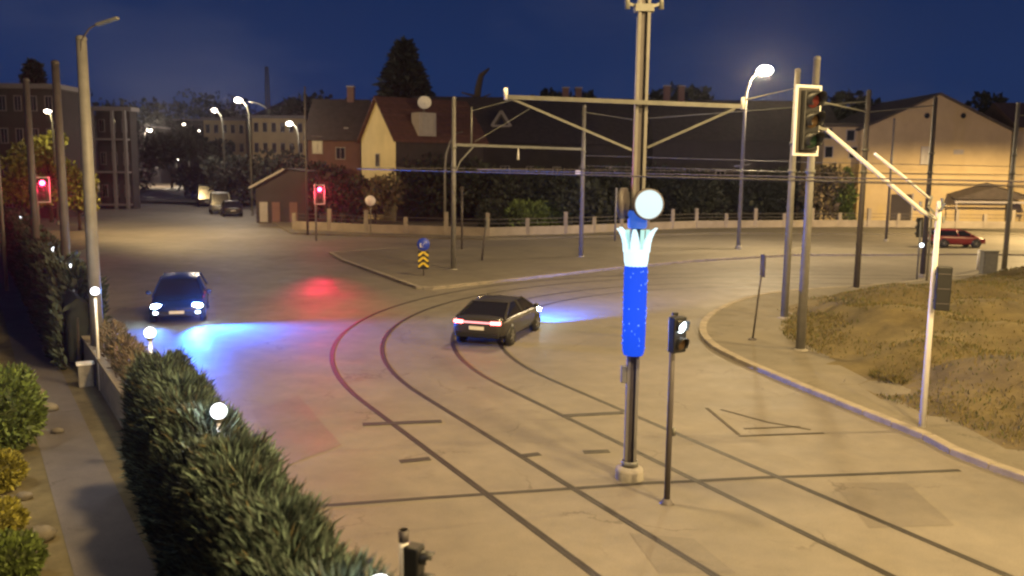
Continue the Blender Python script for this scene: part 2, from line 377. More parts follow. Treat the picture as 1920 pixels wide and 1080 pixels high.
def right_of_kerb(x, y):
    if y > 54 or x > 58: return False
    for (ax, ay), (bx, by) in zip(KRS, KRS[1:]):
        pass
    c = False; pl = [(p.x, p.y) for p in ins] + [(160, -12)]
    j = len(pl) - 1
    for i in range(len(pl)):
        if (pl[i][1] > y) != (pl[j][1] > y) and x < (pl[j][0] - pl[i][0]) * (y - pl[i][1]) / (pl[j][1] - pl[i][1]) + pl[i][0]: c = not c
        j = i
    return c
inside = {(i, j): right_of_kerb(x, y) for i, x in enumerate(xs) for j, y in enumerate(ys)}
for i in range(len(xs) - 1):
    for j in range(len(ys) - 1):
        if all(inside[a] for a in ((i, j), (i + 1, j), (i + 1, j + 1), (i, j + 1))):
            fs.append((idx[i, j], idx[i + 1, j], idx[i + 1, j + 1], idx[i, j + 1]))
me = bpy.data.meshes.new('grass_bank'); me.from_pydata(vs, [], fs); me.update(); me.polygons.foreach_set('use_smooth', [True] * len(me.polygons))
M['bank'] = mat('bank_soil', (0.108, 0.082, 0.038), 0.95, 0, 0.5, 0.8, 0.8, 9, col2=(0.145, 0.112, 0.048))
kind(obj('terrain', me, M['bank']), 'structure', 'low grassy bank on the right corner')
# traffic island between the street and the tram curve
IS = [(-12.2, 58.2), (-10.5, 53.7), (-4.5, 41.7), (-3.9, 41.6), (1.1, 46.3), (6.1, 51.3), (11.6, 55.8), (19.4, 60.6), (32, 62.4), (70, 63.5), (70, 66.3), (18, 66.2), (0, 64.2), (-9, 61.6)]
kerb_run(IS + IS[:1], 'kerb', 'stone kerb around the triangular traffic island', '', 0.25)
ins2 = []
P_ = [Vector((p[0], p[1], 0)) for p in IS]
for i, p in enumerate(P_):
    d = (P_[(i + 1) % len(P_)] - P_[i - 1]).normalized(); ins2.append(p + Vector((-d.y, d.x, 0)) * 0.24)
kind(MB().prism([(p.x, p.y) for p in ins2], -0.05, 0.11).build('pavement', M['pave']), 'structure', 'paved triangular traffic island')
# far pavement under the boundary wall
far_p = [(-18.7, 74.3), (-2, 70.8), (18, 80.3), (54, 84.3), (160, 88.3), (160, 130), (-60, 130), (-46.3, 154), (-30.8, 105)]
kind(MB().prism(far_p, -0.05, 0.12).build('pavement', M['pave']), 'structure', 'pavement along the boundary wall')
# garden: bed, path
kind(MB().add([hl(-4, -0.2, -0.005), hl(70, -0.2, -0.005), hl(70, -40, -0.005), hl(-4, -40, -0.005)], [(0, 1, 2, 3)]).build('garden_ground', M['bed']), 'structure', 'garden soil behind the hedge')
kind(MB().add([hl(-2, -0.72, 0.004), hl(60, -0.72, 0.004), hl(60, -1.75, 0.004), hl(-2, -1.75, 0.004)], [(0, 1, 2, 3)]).build('path', M['path']), 'structure', 'narrow grey garden path beside the hedge')
# rolling dark ground on the skyline
vs, fs = [], []
NX = 60
for i in range(NX + 1):
    x = -420 + 700 * i / NX
    for k, (y, q) in enumerate(((300, 0), (380, 0.55), (470, 1.0), (620, 0.3))):
        h = q * (30 + 7 * math.sin(i * 0.55) + 4 * math.sin(i * 1.7 + 1)) * (1 if x < 40 else max(0.55, 1 - (x - 40) / 300))
        vs.append((x, y, h - 0.3))
for i in range(NX):
    for k in range(3): fs.append((i * 4 + k, (i + 1) * 4 + k, (i + 1) * 4 + k + 1, i * 4 + k + 1))
kind(MB().add(vs, fs, True).build('hill', mat('far_hill', (0.03, 0.03, 0.03), 0.95, 0, 0.4, 0.05)), 'structure', 'dark hillside on the skyline')

# ------------------------------------------------------------------ tram tracks
TC = Vector((13.254, 30.476)); PH = 2.0596; R1, SP, GA = 19.187, 3.895, 1.567
def rail_pts(Rr, z=0.0, exit_deg=1.0):
    c = lambda a: Vector((TC.x + Rr * math.cos(a), TC.y + Rr * math.sin(a)))
    a0, a1 = PH + PI / 2, R_(exit_deg) + PI / 2
    s = c(a0); h = Vector((math.cos(PH), math.sin(PH))); pts = [s - h * d for d in (42, 24, 16, 10, 5, 2)]
    n = 46; pts += [c(a0 + (a1 - a0) * i / n) for i in range(n + 1)]
    e = c(a1); h = Vector((math.cos(R_(exit_deg)), math.sin(R_(exit_deg)))); pts += [e + h * d for d in (4, 12, 30, 90)]
    return [Vector((p.x, p.y, z)) for p in pts]
def ribbon(pts, prof):
    """sweeps a profile of (offset, z) along a level polyline"""
    mb = MB(); n = len(pts); k = len(prof); vs = []
    for i, p in enumerate(pts):
        d = (pts[min(i + 1, n - 1)] - pts[max(i - 1, 0)]).normalized(); nr = Vector((-d.y, d.x, 0))
        vs += [p + nr * o + Vector((0, 0, z)) for o, z in prof]
    fs = [(i * k + j, i * k + j + 1, (i + 1) * k + j + 1, (i + 1) * k + j) for i in range(n - 1) for j in range(k - 1)]
    return mb.add(vs, fs)
RAILPROF = [(-0.075, 0.003), (-0.06, 0.007), (-0.02, 0.007), (0.0, 0.004), (0.02, 0.007), (0.06, 0.007), (0.075, 0.003)]
M['bed_strip'] = road_material('track_bed', (0.148, 0.134, 0.116), 0.5)
for (ra, rb), lab in (((R1, R1 - GA), 'outer tram track, the left one, curving through the crossing'), ((R1 - SP, R1 - SP - GA), 'inner tram track, running under the dark car and past the lit pole')):
    t = thing('tram_track', lab, 'tram track', tuple(rail_pts(ra)[6]), group='tram tracks')
    off = Vector(t.location)
    for rr in (ra, rb):
        ribbon([p - off for p in rail_pts(rr)], RAILPROF).build('rail', M['rail'], t)
    mid = [p - off for p in rail_pts((ra + rb) / 2)]
# drain slots between the rails
def slot(a, b, w, label, name='drain_slot', cat='drain', grp='drain slots across the tracks'):
    a, b = G(*a), G(*b); d = (b - a); L = d.length; t = thing(name, label, cat, a, math.atan2(d.y, d.x), grp)
    MB().box((L / 2, 0, 0.006), (L, w, 0.006)).build('grate', M['tar'], t)
    MB().box((L / 2, w / 2 + 0.025, 0.005), (L, 0.05, 0.008)).box((L / 2, -w / 2 - 0.025, 0.005), (L, 0.05, 0.008)).build('frame', M['rail'], t)
slot((680, 796), (828, 790), 0.13, 'dark drain slot across the left track')
slot((1052, 780), (1168, 774), 0.13, 'dark drain slot across the right track beside the lit pole')
slot((750, 866), (806, 860), 0.10, 'short dark slot left of the outer rails')
slot((972, 856), (1012, 851), 0.10, 'short dark slot between the two tracks')
slot((1094, 848), (1142, 846), 0.10, 'short dark slot just left of the lit pole')
# repaired asphalt patches
M['patch'] = road_material('patched_asphalt', (0.135, 0.122, 0.106), 0.55)
for pts, lab in ((((1560, 905), (1700, 905), (1790, 985), (1630, 990)), 'darker repaired asphalt patch in the lower right lane'), (((470, 770), (560, 742), (640, 835), (540, 872)), 'darker repaired asphalt patch left of the outer rail'), (((1180, 1000), (1300, 1010), (1380, 1075), (1235, 1075)), 'darker repaired asphalt patch between the tracks at the bottom'), (((520, 520), (620, 515), (640, 555), (525, 560)), 'darker repaired asphalt patch near the red reflection')):
    P = [G(*p) for p in pts]; kind(MB().add([(p.x, p.y, 0.004) for p in P], [(3, 2, 1, 0)]).build('road_patch', M['patch']), 'structure', lab)
# dark line: tar seam with the pole's cast shadow painted in
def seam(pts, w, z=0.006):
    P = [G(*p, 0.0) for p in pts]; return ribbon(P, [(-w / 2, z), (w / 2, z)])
o = tag(seam([(585, 950), (800, 934), (1000, 921), (1150, 911), (1215, 906), (1290, 903), (1420, 896), (1600, 890), (1800, 882)], 0.13).build('road_seam', M['tar']), 'dark tar seam and painted pole shadow crossing the whole road past the foot of the lit pole', 'seam')
tm = MB()
for a, b in (((1325, 765), (1385, 815)), ((1385, 818), (1545, 812)), ((1352, 768), (1440, 792)), ((1440, 792), (1520, 806)), ((1395, 804), (1500, 800))):
    pa, pb = G(*a), G(*b); tm.bar((pa.x, pa.y, 0.005), (pb.x, pb.y, 0.005), 0.09, 0.004)
tag(tm.build('road_marking', mat('worn_marking', (0.05, 0.04, 0.03), 0.8, 0, 0.3, 3)), 'dark worn arrow shaped marking near the right kerb', 'marking')

# ------------------------------------------------------------------ catenary poles
def catenary_pole(loc, h, label, r=0.12, m='pole', foot=True, clamp=True, grp='tram catenary poles'):
    t = thing('catenary_pole', label, 'pole', loc, 0, grp)
    b = MB(); b.tube([(0, 0, 0), (0, 0, h)], [r * 1.15, r * 0.85], 12); b.build('shaft', M[m], t)
    MB().lathe([(0.0, h + 0.07), (r * 0.7, h + 0.05), (r * 0.95, h - 0.02), (r * 0.95, h - 0.06)], n=12).build('cap', M[m], t)
    if foot:
        MB().lathe([(0, 0.16), (r * 1.3, 0.16), (r * 1.9, 0.12), (r * 2.0, 0.0), (r * 2.0, -0.1)], n=14).build('footing', M['concrete'], t)
    if clamp:
        for z in (5.85, 6.9):
            MB().lathe([(r * 0.9, z - 0.06), (r * 1.25, z - 0.06), (r * 1.25, z + 0.06), (r * 0.9, z + 0.06)], n=12).build('clamp', M['galv'], t)
    return t
def gpole(px, py, **k):
    return tuple(G(px, py))[:2]
# the near pole: two flat shafts with a gap, round foot, cross arm with braces
pc = G(1180, 897); t = thing('catenary_pole', 'tall double shafted pole standing between the tram tracks, with a cross arm', 'pole', pc, 0, 'tram catenary poles')
for sx in (-1, 1):
    MB().box((sx * 0.083, 0, 5.2), (0.064, 0.15, 10.4)).build('shaft', M['pole'], t, 0.012)
MB().box((0, 0.02, 5.2), (0.102, 0.05, 10.38)).build('web', M['dpole'], t)
MB().lathe([(0, 0.26), (0.17, 0.25), (0.255, 0.21), (0.27, 0.16), (0.27, -0.05)], n=20).build('footing', M['concrete'], t)
MB().lathe([(0.14, 0.36), (0.16, 0.36), (0.16, 0.25), (0.14, 0.25)], n=14).build('collar', M['galv'], t)
MB().box((-0.17, -0.02, 2.05), (0.10, 0.12, 0.32)).build('switch_box', M['galv'], t, 0.01)
La = Vector((-2.42, 0.12, 7.15)); Ra = Vector((1.72, -0.35, 7.0))
MB().bar((La.x, La.y, La.z), (Ra.x, Ra.y, Ra.z), 0.06, 0.075).build('cross_arm', M['galv'], t)
MB().bar(La + Vector((0.1, 0, -0.04)), (-0.14, 0, 6.22), 0.042).build('brace', M['galv'], t)
MB().bar(Ra + Vector((-0.1, 0, -0.04)), (0.14, 0, 6.27), 0.042).build('brace', M['galv'], t)
MB().tube([La + Vector((-.03, 0, -.05)), La + Vector((-.03, 0, .16))], 0.035).build('insulator', M['white'], t)
MB().tube([Ra + Vector((.03, 0, -.05)), Ra + Vector((.03, 0, .16))], 0.035).build('insulator', M['white'], t)
mb = MB()
for sx in (-1, 1):
    mb.bar((sx * 0.06, -0.02, 8.72), (sx * 0.30, -0.02, 8.80), 0.05); mb.tube([(sx * 0.30, -0.02, 8.70), (sx * 0.30, -0.02, 9.02)], [0.05, 0.035])
mb.build('insulator_bracket', M['galv'], t)
MB().box((0, 0, 8.72), (0.34, 0.20, 0.14)).build('band', M['galv'], t, 0.01)
POLES = [(850, 509, 9.6, 'grey tram pole on the island beside the blue arrow sign', 'pole'),
         (1089, 484, 9.8, 'grey tram pole on the island, left of the tall double pole', 'pole'),
         (1470, 601, 9.65, 'tram pole on the grassy corner behind the traffic light board, white foot', 'pole'),
         (1500, 662, 9.35, 'grey tram pole rising behind the big traffic light board, nearest on the grass', 'pole'),
         (1605, 545, 9.7, 'dark tram pole on the grass edge, right of the traffic light board', 'dpole'),
         (1729, 519, 9.9, 'dark tram pole in front of the gabled wall, left of the red car', 'dpole'),
         (1882, 510, 9.9, 'tram pole at the right edge, right of the red car', 'pole'),
         (1661, 452, 10.2, 'thin far pole in front of the gabled wall', 'dpole')]
PL = {}
for px, py, h, lab, m in POLES:
    g = G(px, py); PL[px] = g
    catenary_pole(g, h, lab, 0.13 if px not in (1661,) else 0.10, m)
for px, py, h, lab in ((186, 702, 9.15, 'thick pale pole at the left, rising out of the garden hedge'), (133, 630, 9.1, 'second grey pole from the left, just left of the thick pale pole'), (75, 572, 9.1, 'grey pole behind the red light at the far left')):
    g = G(px, py); PL[px] = g; catenary_pole(g, h, lab, 0.155 if px == 186 else 0.14, 'pole' if px == 186 else 'dpole', foot=False, clamp=False)
catenary_pole(G(13, 545), 9.0, 'thin pale pole at the left edge', 0.07, 'pole', foot=False, clamp=False)
# unlit lamp arm on the thick left pole
pl = PL[186]; t = thing('street_lamp', 'unlit grey lamp head on a thin arm above the thick left pole', 'lamp', (pl.x, pl.y, 8.95))
MB().tube([(0.0, -0.1, -0.35), (0.05, -0.12, 0.1), (0.3, -0.15, 0.42), (0.62, -0.2, 0.56)], 0.022, 6).build('arm', M['dpole'], t)
MB().bar((0.5, -0.18, 0.50), (1.12, -0.25, 0.68), 0.17, 0.08).build('lamp_head', M['galv'], t, 0.03)
# portal beam between the two island poles
a, b = PL[850], PL[1089]; za = 7.05
t = thing('portal_beam', 'long pale beam spanning the two tram poles on the island', 'beam', (a.x, a.y, za))
d = Vector((b.x - a.x, b.y - a.y, 0.0)); L = d.length; u = d / L
MB().bar(u * 0.16, u * (L - 0.16), 0.10, 0.15).build('boom', M['galv'], t)
MB().tube([u * 1.35 + Vector((0, 0, 0.07)), u * 1.35 + Vector((0, 0, 2.1))], 0.06, 6).build('mast', M['galv'], t)
MB().tube([u * 1.35 + Vector((0, 0, 1.9)), u * 5.6 + Vector((0, 0, 2.95))], 0.02, 5).build('stay', M['galv'], t)
MB().tube([u * 1.6 + Vector((0, 0, 0.2)), u * 6.2 + Vector((0, 0, 2.3))], 0.02, 5).build('stay', M['galv'], t)
MB().tube([Vector((0.1, -0.1, -1.6)), u * 0.5 + Vector((0, -.05, -0.9)), u * 1.5 + Vector((0, 0, -0.07))], 0.045, 6).build('brace', M['galv'], t)
MB().tube([u * 5.2 + Vector((0, 0, -0.07)), u * 5.2 + Vector((0, 0, -0.75))], [0.03, 0.09], 6).build('insulator', M['white'], t)
t = thing('street_lamp', 'thin unlit pipe post with a bent top, left of the island pole', 'lamp', G(834, 441))
MB().tube([(0, 0, 0), (0, 0, 5.5), (0.1, 0, 6.8), (0.45, 0, 7.9), (0.9, 0, 8.6)], [0.11, 0.09, 0.08, 0.07, 0.06], 8).build('post', M['pole'], t)
MB().bar((0.85, 0, 8.6), (1.5, 0, 8.75), 0.22, 0.1).build('lamp_head', M['dpole'], t, 0.03)
t = thing('pipe_post', 'thin grey post just right of the island pole', 'post', G(866, 470))
MB().tube([(0, 0, 0), (0, 0, 4.4)], 0.07, 8).build('post', M['dpole'], t); MB().box((0, 0, 4.3), (0.2, 0.05, 0.3)).build('plate', M['dpole'], t)
t = thing('pipe_post', 'thin grey post beside the lit pole, in front of the dark garden', 'post', G(1153, 452))
MB().tube([(0, 0, 0), (0, 0, 4.2)], 0.08, 8).build('post', M['pole'], t); MB().ball((0, 0, 4.22), 0.1, 8, 6).build('cap', M['pole'], t)
t = thing('pipe_post', 'short leaning post on the island, between the two tram poles', 'post', G(903, 491))
MB().tube([(0, 0, 0), (0.30, 0.1, 2.75)], [0.06, 0.055], 8).build('post', M['dpole'], t); MB().box((0, 0, 0.05), (0.4, 0.35, 0.1)).build('footing', M['dpole'], t); MB().box((.33, .1, 2.45), (.10, .28, .7)).build('plate', M['galv'], t)
# surveillance box on the second island pole
g = PL[1089]; t = thing('camera_box', 'pale camera box clamped on the island pole', 'camera', (g.x - 0.32, g.y - 0.05, 5.55)); MB().box((0, 0, 0), (0.32, 0.3, 0.3)).build('housing', M['white'], t, 0.04); MB().bar((0.1, 0, 0), (0.25, 0, 0), 0.06).build('bracket', M['galv'], t)

# wires
def wire(pts, r, label, m='dpole', grp='overhead tram wires'):
    o = MB().tube(pts, r, 5).build('overhead_wire', M[m], None); return tag(o, label, 'wire', grp)
for rr, lab in ((R1 - GA / 2, 'contact wire over the outer tram track'), (R1 - SP - GA / 2, 'contact wire over the inner tram track')):
    P = rail_pts(rr, 5.78)[1:]; P = P[:6] + P[6::4]
    if P[-1].x < 60: P.append(rail_pts(rr, 5.78)[-1])
    wire(P, 0.012, lab, 'dpole')
lt = pc + La; rt = pc + Ra
wire([rt + Vector((0, 0, .1)), Vector((PL[1470].x, PL[1470].y, 9.0))], 0.016, 'span wire from the cross arm to the pole behind the traffic light', 'galv')
wire([Vector((PL[1500].x, PL[1500].y, 8.05)), Vector((PL[1605].x, PL[1605].y, 8.7)), Vector((PL[1729].x, PL[1729].y, 9.5))], 0.035, 'pale span wire crossing in front of the dark roofs on the right', 'galv')
wire([Vector((PL[1089].x, PL[1089].y, 9.4)), Vector((8, 60, 9.1)), Vector((PL[1605].x, PL[1605].y, 9.2))], 0.03, 'span wire from the island pole to the dark pole on the grass', 'galv')
wire([Vector((PL[1882].x, PL[1882].y, 9.2)), Vector((PL[1882].x + 22, PL[1882].y + 6, 9.0))], 0.03, 'span wire leaving the right hand pole', 'galv')
for y0, zz, lab in ((57, 6.4, 'feeder wire stretched behind the lit pole, upper one'), (60, 5.75, 'feeder wire stretched behind the lit pole, lower one')):
    wire([Vector((4.4, y0, zz + 0.25)), Vector((20, y0 + 2, zz)), Vector((60, y0 + 6, zz - 0.3))], 0.022, lab, 'galv')

# ------------------------------------------------------------------ LED decoration on the near pole
t = thing('pole_light_decoration', 'lit blue and white light ornament with round discs, fixed to the tall pole', 'light ornament', (pc.x, pc.y, 0))
b = MB(); b.lathe([(0.18, 2.42), (0.208, 2.50), (0.218, 2.8), (0.218, 4.05), (0.20, 4.12)], n=18); b.build('light_sleeve', M['blue_led'], t)
mb = MB()
for i in range(60):
    a = random.uniform(0, 2 * PI); z = random.uniform(2.5, 4.05); mb.box((0.221 * math.cos(a), 0.221 * math.sin(a), z), (0.016, 0.016, 0.022), a)
kind(mb.build('light_bulbs', M['blue_spark'], t), 'stuff')
# petals: a cup of tall ice-white leaves, the outer ones curling out
b = MB(); b.lathe([(0.205, 4.10), (0.225, 4.2), (0.235, 4.34), (0.235, 4.42)], n=16); b.build('cup', M['ice_led'], t)
for k in range(6):
    a = R_(15 + 60 * k); ca, sa = math.cos(a), math.sin(a); P = []
    for z, r, w in ((4.36, 0.215, 0.085), (4.5, 0.225, 0.085), (4.62, 0.26, 0.07), (4.73, 0.32, 0.05), (4.80, 0.385, 0.025)):
        P.append((Vector((ca * r, sa * r, z)), w))
    mb = MB(); vs = []; th = Vector((ca, sa, 0)) * 0.02; sd = Vector((-sa, ca, 0))
    for p, w in P: vs += [p - sd * w - th, p + sd * w - th, p + sd * w + th, p - sd * w + th]
    n = len(P); mb.add(vs, [(i * 4 + j, i * 4 + (j + 1) % 4, (i + 1) * 4 + (j + 1) % 4, (i + 1) * 4 + j) for i in range(n - 1) for j in range(4)] + [(0, 3, 2, 1), tuple((n - 1) * 4 + q for q in range(4))])
    mb.build('petal', M['ice_led'], t)
for k in range(4):
    a = R_(-150 + 40 * k); mb = MB(); mb.bar((0.2 * math.cos(a), 0.2 * math.sin(a), 4.36), (0.215 * math.cos(a), 0.215 * math.sin(a), 4.78), 0.075, 0.03); mb.build('inner_petal', M['mint_led'], t)
# two discs, one facing the camera, one turned away
for (px, dx, dy, off) in ((1210, 0.15, -1.0, (0.15, -0.27)), (1166, -0.93, 0.36, (-0.26, 0.05))):
    F = face_rot(dx, dy); c = (off[0], off[1], 5.25); r = 0.27
    MB().lathe([(r * 0.98, -0.05), (r * 1.06, -0.05), (r * 1.06, 0.05), (r * 0.96, 0.05)], c, 28, F).build('disc_rim', M['dpole'], t)
    MB().lathe([(0, 0.046), (r * 0.5, 0.045), (r * 0.97, 0.035)], c, 28, F).build('disc', M['disc_led'], t)
    MB().lathe([(0, -0.05), (r, -0.05)], c, 28, F).build('disc_back', M['dpole'], t)
MB().lathe([(0.165, 4.80), (0.18, 4.84), (0.18, 5.08), (0.165, 5.12)], n=14).build('collar_light', mat('deep_blue_led', (0.02, 0.06, 0.3), 0.5, 0, 0, emit=(0.03, 0.12, 0.6), estr=0.8), t)
MB().bar((-0.3, 0, 5.0), (0.3, -0.1, 5.0), 0.04).build('bracket', M['dpole'], t)

lamp((pc.x - 0.1, pc.y - 0.7, 3.3), 45, (0.05, 0.2, 1.0), 0.4, name='ornament_light')
# ------------------------------------------------------------------ traffic lights
def visor(c, F, r, L, n=14):
    """open hood: three quarter tube along the lens axis"""
    mb = MB(); vs = []; c = Vector(c)
    for z in (0, L):
        for i in range(n + 1):
            a = R_(-40) + R_(260) * i / n; rr = r * (1.0 if z == 0 else 0.97); zz = z * (0.55 + 0.45 * max(0, math.sin(a)))
            vs.append(F @ Vector((rr * math.cos(a), rr * math.sin(a), zz)) + c)
    for z in (0, L):
        for i in range(n + 1):
            a = R_(-40) + R_(260) * i / n; rr = r * 0.92; zz = z * (0.55 + 0.45 * max(0, math.sin(a)))
            vs.append(F @ Vector((rr * math.cos(a), rr * math.sin(a), zz)) + c)
    k = n + 1; fs = []
    for i in range(n): fs += [(i, i + 1, k + i + 1, k + i), (2 * k + i, 3 * k + i, 3 * k + i + 1, 2 * k + i + 1), (k + i, k + i + 1, 3 * k + i + 1, 3 * k + i)]
    return mb.add(vs, fs, True)
def signal_head(parent, c, dx, dy, lens, r=0.14, pitch=0.34, board=None, body='black', visor_l=0.24, name='signal_head'):
    F = face_rot(dx, dy); c = Vector(c); n = len(lens)
    h = MB().box(c, (r * 2.3, pitch * n, 0.16), M=F).build(name, M[body], parent, 0.02)
    if board:
        MB().box(c - F @ Vector((0, 0, 0.06)), (board[0], board[1], 0.02), M=F).build('backboard', M['dboard'], h)
        w, hh, tk = board[0] / 2, board[1] / 2, 0.055; fr = MB()
        for (cx, cy, sx, sy) in ((-w, 0, tk, 2 * hh + tk), (w, 0, tk, 2 * hh + tk), (0, hh, 2 * w - tk, tk), (0, -hh, 2 * w - tk, tk)):
            fr.box(c + F @ Vector((cx, cy, -0.058)), (sx, sy, 0.03), M=F)
        fr.build('board_border', M['white'], h)
    for i, m in enumerate(lens):
        y = (n - 1) / 2 * pitch - i * pitch; p = c + F @ Vector((0, y, 0.082))
        MB().lathe([(r * 0.92, 0), (r * 0.75, 0.02), (r * 0.35, 0.035), (0, 0.04)], p, 18, F).build('lens', M[m], h)
        visor(p, F, r, visor_l).build('visor', M['black'], h)
    return h
# mast with jib over the right hand road
mp = G(1728, 808); t = thing('signal_mast', 'pale slanting jib mast on the grass carrying an overhead traffic light board', 'traffic light mast', mp)
MB().tube([(0, 0, 0), (0, 0, 5.25)], [0.075, 0.055], 12).build('post', M['white'], t)
MB().lathe([(0, 0.12), (0.11, 0.1), (0.15, 0.04), (0.15, -0.05)], n=12).build('footing', M['concrete'], t)
jt = D(1549, 243, 18.3) - mp; jb = D(1728, 396, 19.45) - mp
MB().tube([(-0.02, 0, 4.85), jb, jt], [0.05, 0.05, 0.045], 8).build('jib', M['white'], t)
j2 = D(1640, 288, 18.8) - mp; j3 = D(1742, 372, 19.5) - mp
MB().tube([j2, D(1700, 336, 19.2) - mp, j3], 0.03, 6).build('brace', M['white'], t)
mb = MB()
for k in range(9):
    p = jb.lerp(Vector((0, 0, 4.9)), k / 8) + Vector((random.uniform(-.12, .12), random.uniform(-.1, .1), random.uniform(-.12, .2)))
    mb.bar(p, p + Vector((random.uniform(-.2, .2), random.uniform(-.1, .1), random.uniform(-.22, .22))), 0.05)
kind(mb.build('clamp_set', M['galv'], t), 'stuff')
hc = D(1517, 226, 18.15) - mp
signal_head(t, hc, 0.40, -0.92, ['lens_red', 'lens_amber', 'lens_green'], 0.17, 0.40, (0.60, 1.36), visor_l=0.30)
MB().bar(jt, hc + Vector((0.08, 0.12, -0.1)), 0.06).build('bracket', M['galv'], t)
hb = D(1768, 541, 19.3) - mp
h = signal_head(t, hb, 0.25, 0.97, ['lens_red', 'lens_amber', 'lens_green'], 0.135, 0.325)
hF = face_rot(0.25, 0.97)
for yy in (-0.33, -0.0, 0.33): MB().box(hb - hF @ Vector((0, -yy + 0.0, 0.09)), (0.26, 0.02, 0.02), M=hF).build('back_ridge', M['dpole'], h)
MB().bar((0, 0, hb.z + 0.3), (hb.x, hb.y, hb.z + 0.3), 0.05).build('bracket', M['galv'], t)
MB().bar((0, 0, hb.z - 0.3), (hb.x, hb.y, hb.z - 0.3), 0.05).build('bracket', M['galv'], t)
# tram signal beside the near pole
sp = G(1250, 944); t = thing('tram_signal', 'dark thin tram signal post with a white light, right of the lit pole', 'signal', sp)
MB().tube([(0, 0, 0), (0, 0, 3.38)], [0.055, 0.05], 10).build('post', M['dpole'], t)
MB().lathe([(0, 0.10), (0.07, 0.09), (0.10, 0.03), (0.13, 0.0), (0.13, -0.05)], n=12).build('footing', M['dpole'], t)
hc = D(1270, 627, 14.85) - sp
signal_head(t, hc, 0.55, -0.83, ['sig_white', 'lens_amber'], 0.125, 0.31, visor_l=0.14)
MB().box(Vector((0.035, 0.06, hc.z)), (0.10, 0.05, 0.70)).build('backplate', M['black'], t)
MB().tube([(0.07, -0.02, 1.25), (0.07, -0.02, 1.40)], 0.035, 8).build('switch_box', M['galv'], t)
lamp(sp + hc + Vector((0.25, -0.2, 0.12)), 4, (0.8, 0.95, 1), 0.08)
# signal post at the bottom edge
bp = D(757, 993, 8.0); t = thing('tram_signal', 'small tram signal seen from above at the bottom edge, brown hood', 'signal', (bp.x, bp.y, 0))
MB().tube([(0, 0, 0), (0, 0, bp.z)], 0.045, 10).build('post', M['white'], t); MB().tube([(0, 0, bp.z - .12), (0, 0, bp.z)], 0.05, 10).build('cap', M['dpole'], t)
signal_head(t, (0.10, -0.03, bp.z - 0.36), 0.9, -0.35, ['lens_red', 'lens_amber'], 0.07, 0.22, visor_l=0.14)
# red lights
def red_signal(base, z, dx, dy, label, r=0.17):
    t = thing('traffic_light', label, 'traffic light', base, 0, 'traffic lights showing red')
    MB().tube([(0, 0, 0), (0, 0, z + 0.5)], 0.075, 8).build('post', M['pole'], t)
    F = face_rot(dx, dy); c = F @ Vector((0.30, 0, 0.1)) + Vector((0, 0, z - 0.40))
    h = signal_head(t, c, dx, dy, ['red_lit', 'lens_amber', 'lens_green'], r, 0.40, (0.75, 1.45))
    MB().bar((0, 0, z - 0.4), c, 0.06).build('bracket', M['galv'], t)
    lamp(Vector(base) + c + F @ Vector((0, 0.40, 0.42)), 170, (1.0, 0.012, 0.09), 0.06, None, name='signal_spill')
    p = c + F @ Vector((0, 0.40, 0.34)); lamp(Vector(base) + p, 11000, (1.0, 0.012, 0.07), 0.10, 18, (0.5, 0, 1.8), 0.7, 'signal_light')
    return t
ra = D(599, 355, 68); red_signal((ra.x - 0.32, ra.y, 0), ra.z, 0.35, -1.0, 'lit red traffic light in front of the dark reddish house', 0.17)
rb = D(76, 343, 52); red_signal((rb.x - 0.25, rb.y, 0), rb.z, 0.5, -0.9, 'lit red traffic light behind the left hedge', 0.16)
t = thing('catenary_pole', 'thin tall pole beside the red light in front of the reddish house', 'pole', G(577, 441), 0, 'tram catenary poles'); MB().tube([(0, 0, 0), (0, 0, 12.2)], [0.11, 0.07], 8).build('shaft', M['dpole'], t)
# dark signal back beside the dark pole, right
t = thing('traffic_light', 'dark backed traffic light with white spot, left of the red car', 'traffic light', G(1719, 524))
MB().tube([(0, 0, 0), (0, 0, 3.3)], 0.055, 8).build('post', M['galv'], t); signal_head(t, (0.0, 0.12, 2.85), -0.1, 1, ['lens_red', 'lens_amber', 'lens_green'], 0.13, 0.36)
MB().ball((0.1, -0.06, 1.9), 0.11, 10, 7).build('lamp', M['sig_white'], t)
t = thing('steel_post', 'thin pale post beside the dark backed traffic light', 'post', G(1737, 530)); MB().tube([(0, 0, 0), (0, 0, 3.6)], 0.06, 8).build('post', M['pole'], t)

# blue arrow sign with chevron marker on the island tip
t = thing('road_sign', 'round blue arrow sign over a yellow and black chevron panel on the island tip', 'road sign', G(794, 521))
MB().tube([(0, 0, 0), (0, 0, 2.05)], 0.035, 8).build('post', M['dpole'], t)
F = face_rot(0.05, -1)
MB().lathe([(0, 0.045), (0.33, 0.045), (0.34, 0.03), (0.34, 0.0)], (0, 0, 1.78), 24, F).build('disc', M['blue_sign'], t)
ar = MB(); cc = Vector((0, 0, 1.78))
for p, q in (((0.16, 0.16), (-0.14, -0.14)), ((-0.15, -0.15), (-0.15, 0.06)), ((-0.15, -0.15), (0.06, -0.15))):
    ar.bar(cc + F @ Vector((*p, 0.052)), cc + F @ Vector((*q, 0.052)), 0.06, 0.01)
ar.build('arrow', M['white'], t)
MB().box((0, -0.02, 0.95), (0.55, 0.03, 0.95)).build('panel', M['black'], t)
for k in range(3):
    ch = MB(); z = 0.65 + k * 0.29
    for sx in (-1, 1): ch.bar((0, -0.042, z + 0.16), (sx * 0.26, -0.042, z - 0.06), 0.012, 0.11)
    ch.build('chevron', M['yellow_sign'], t)
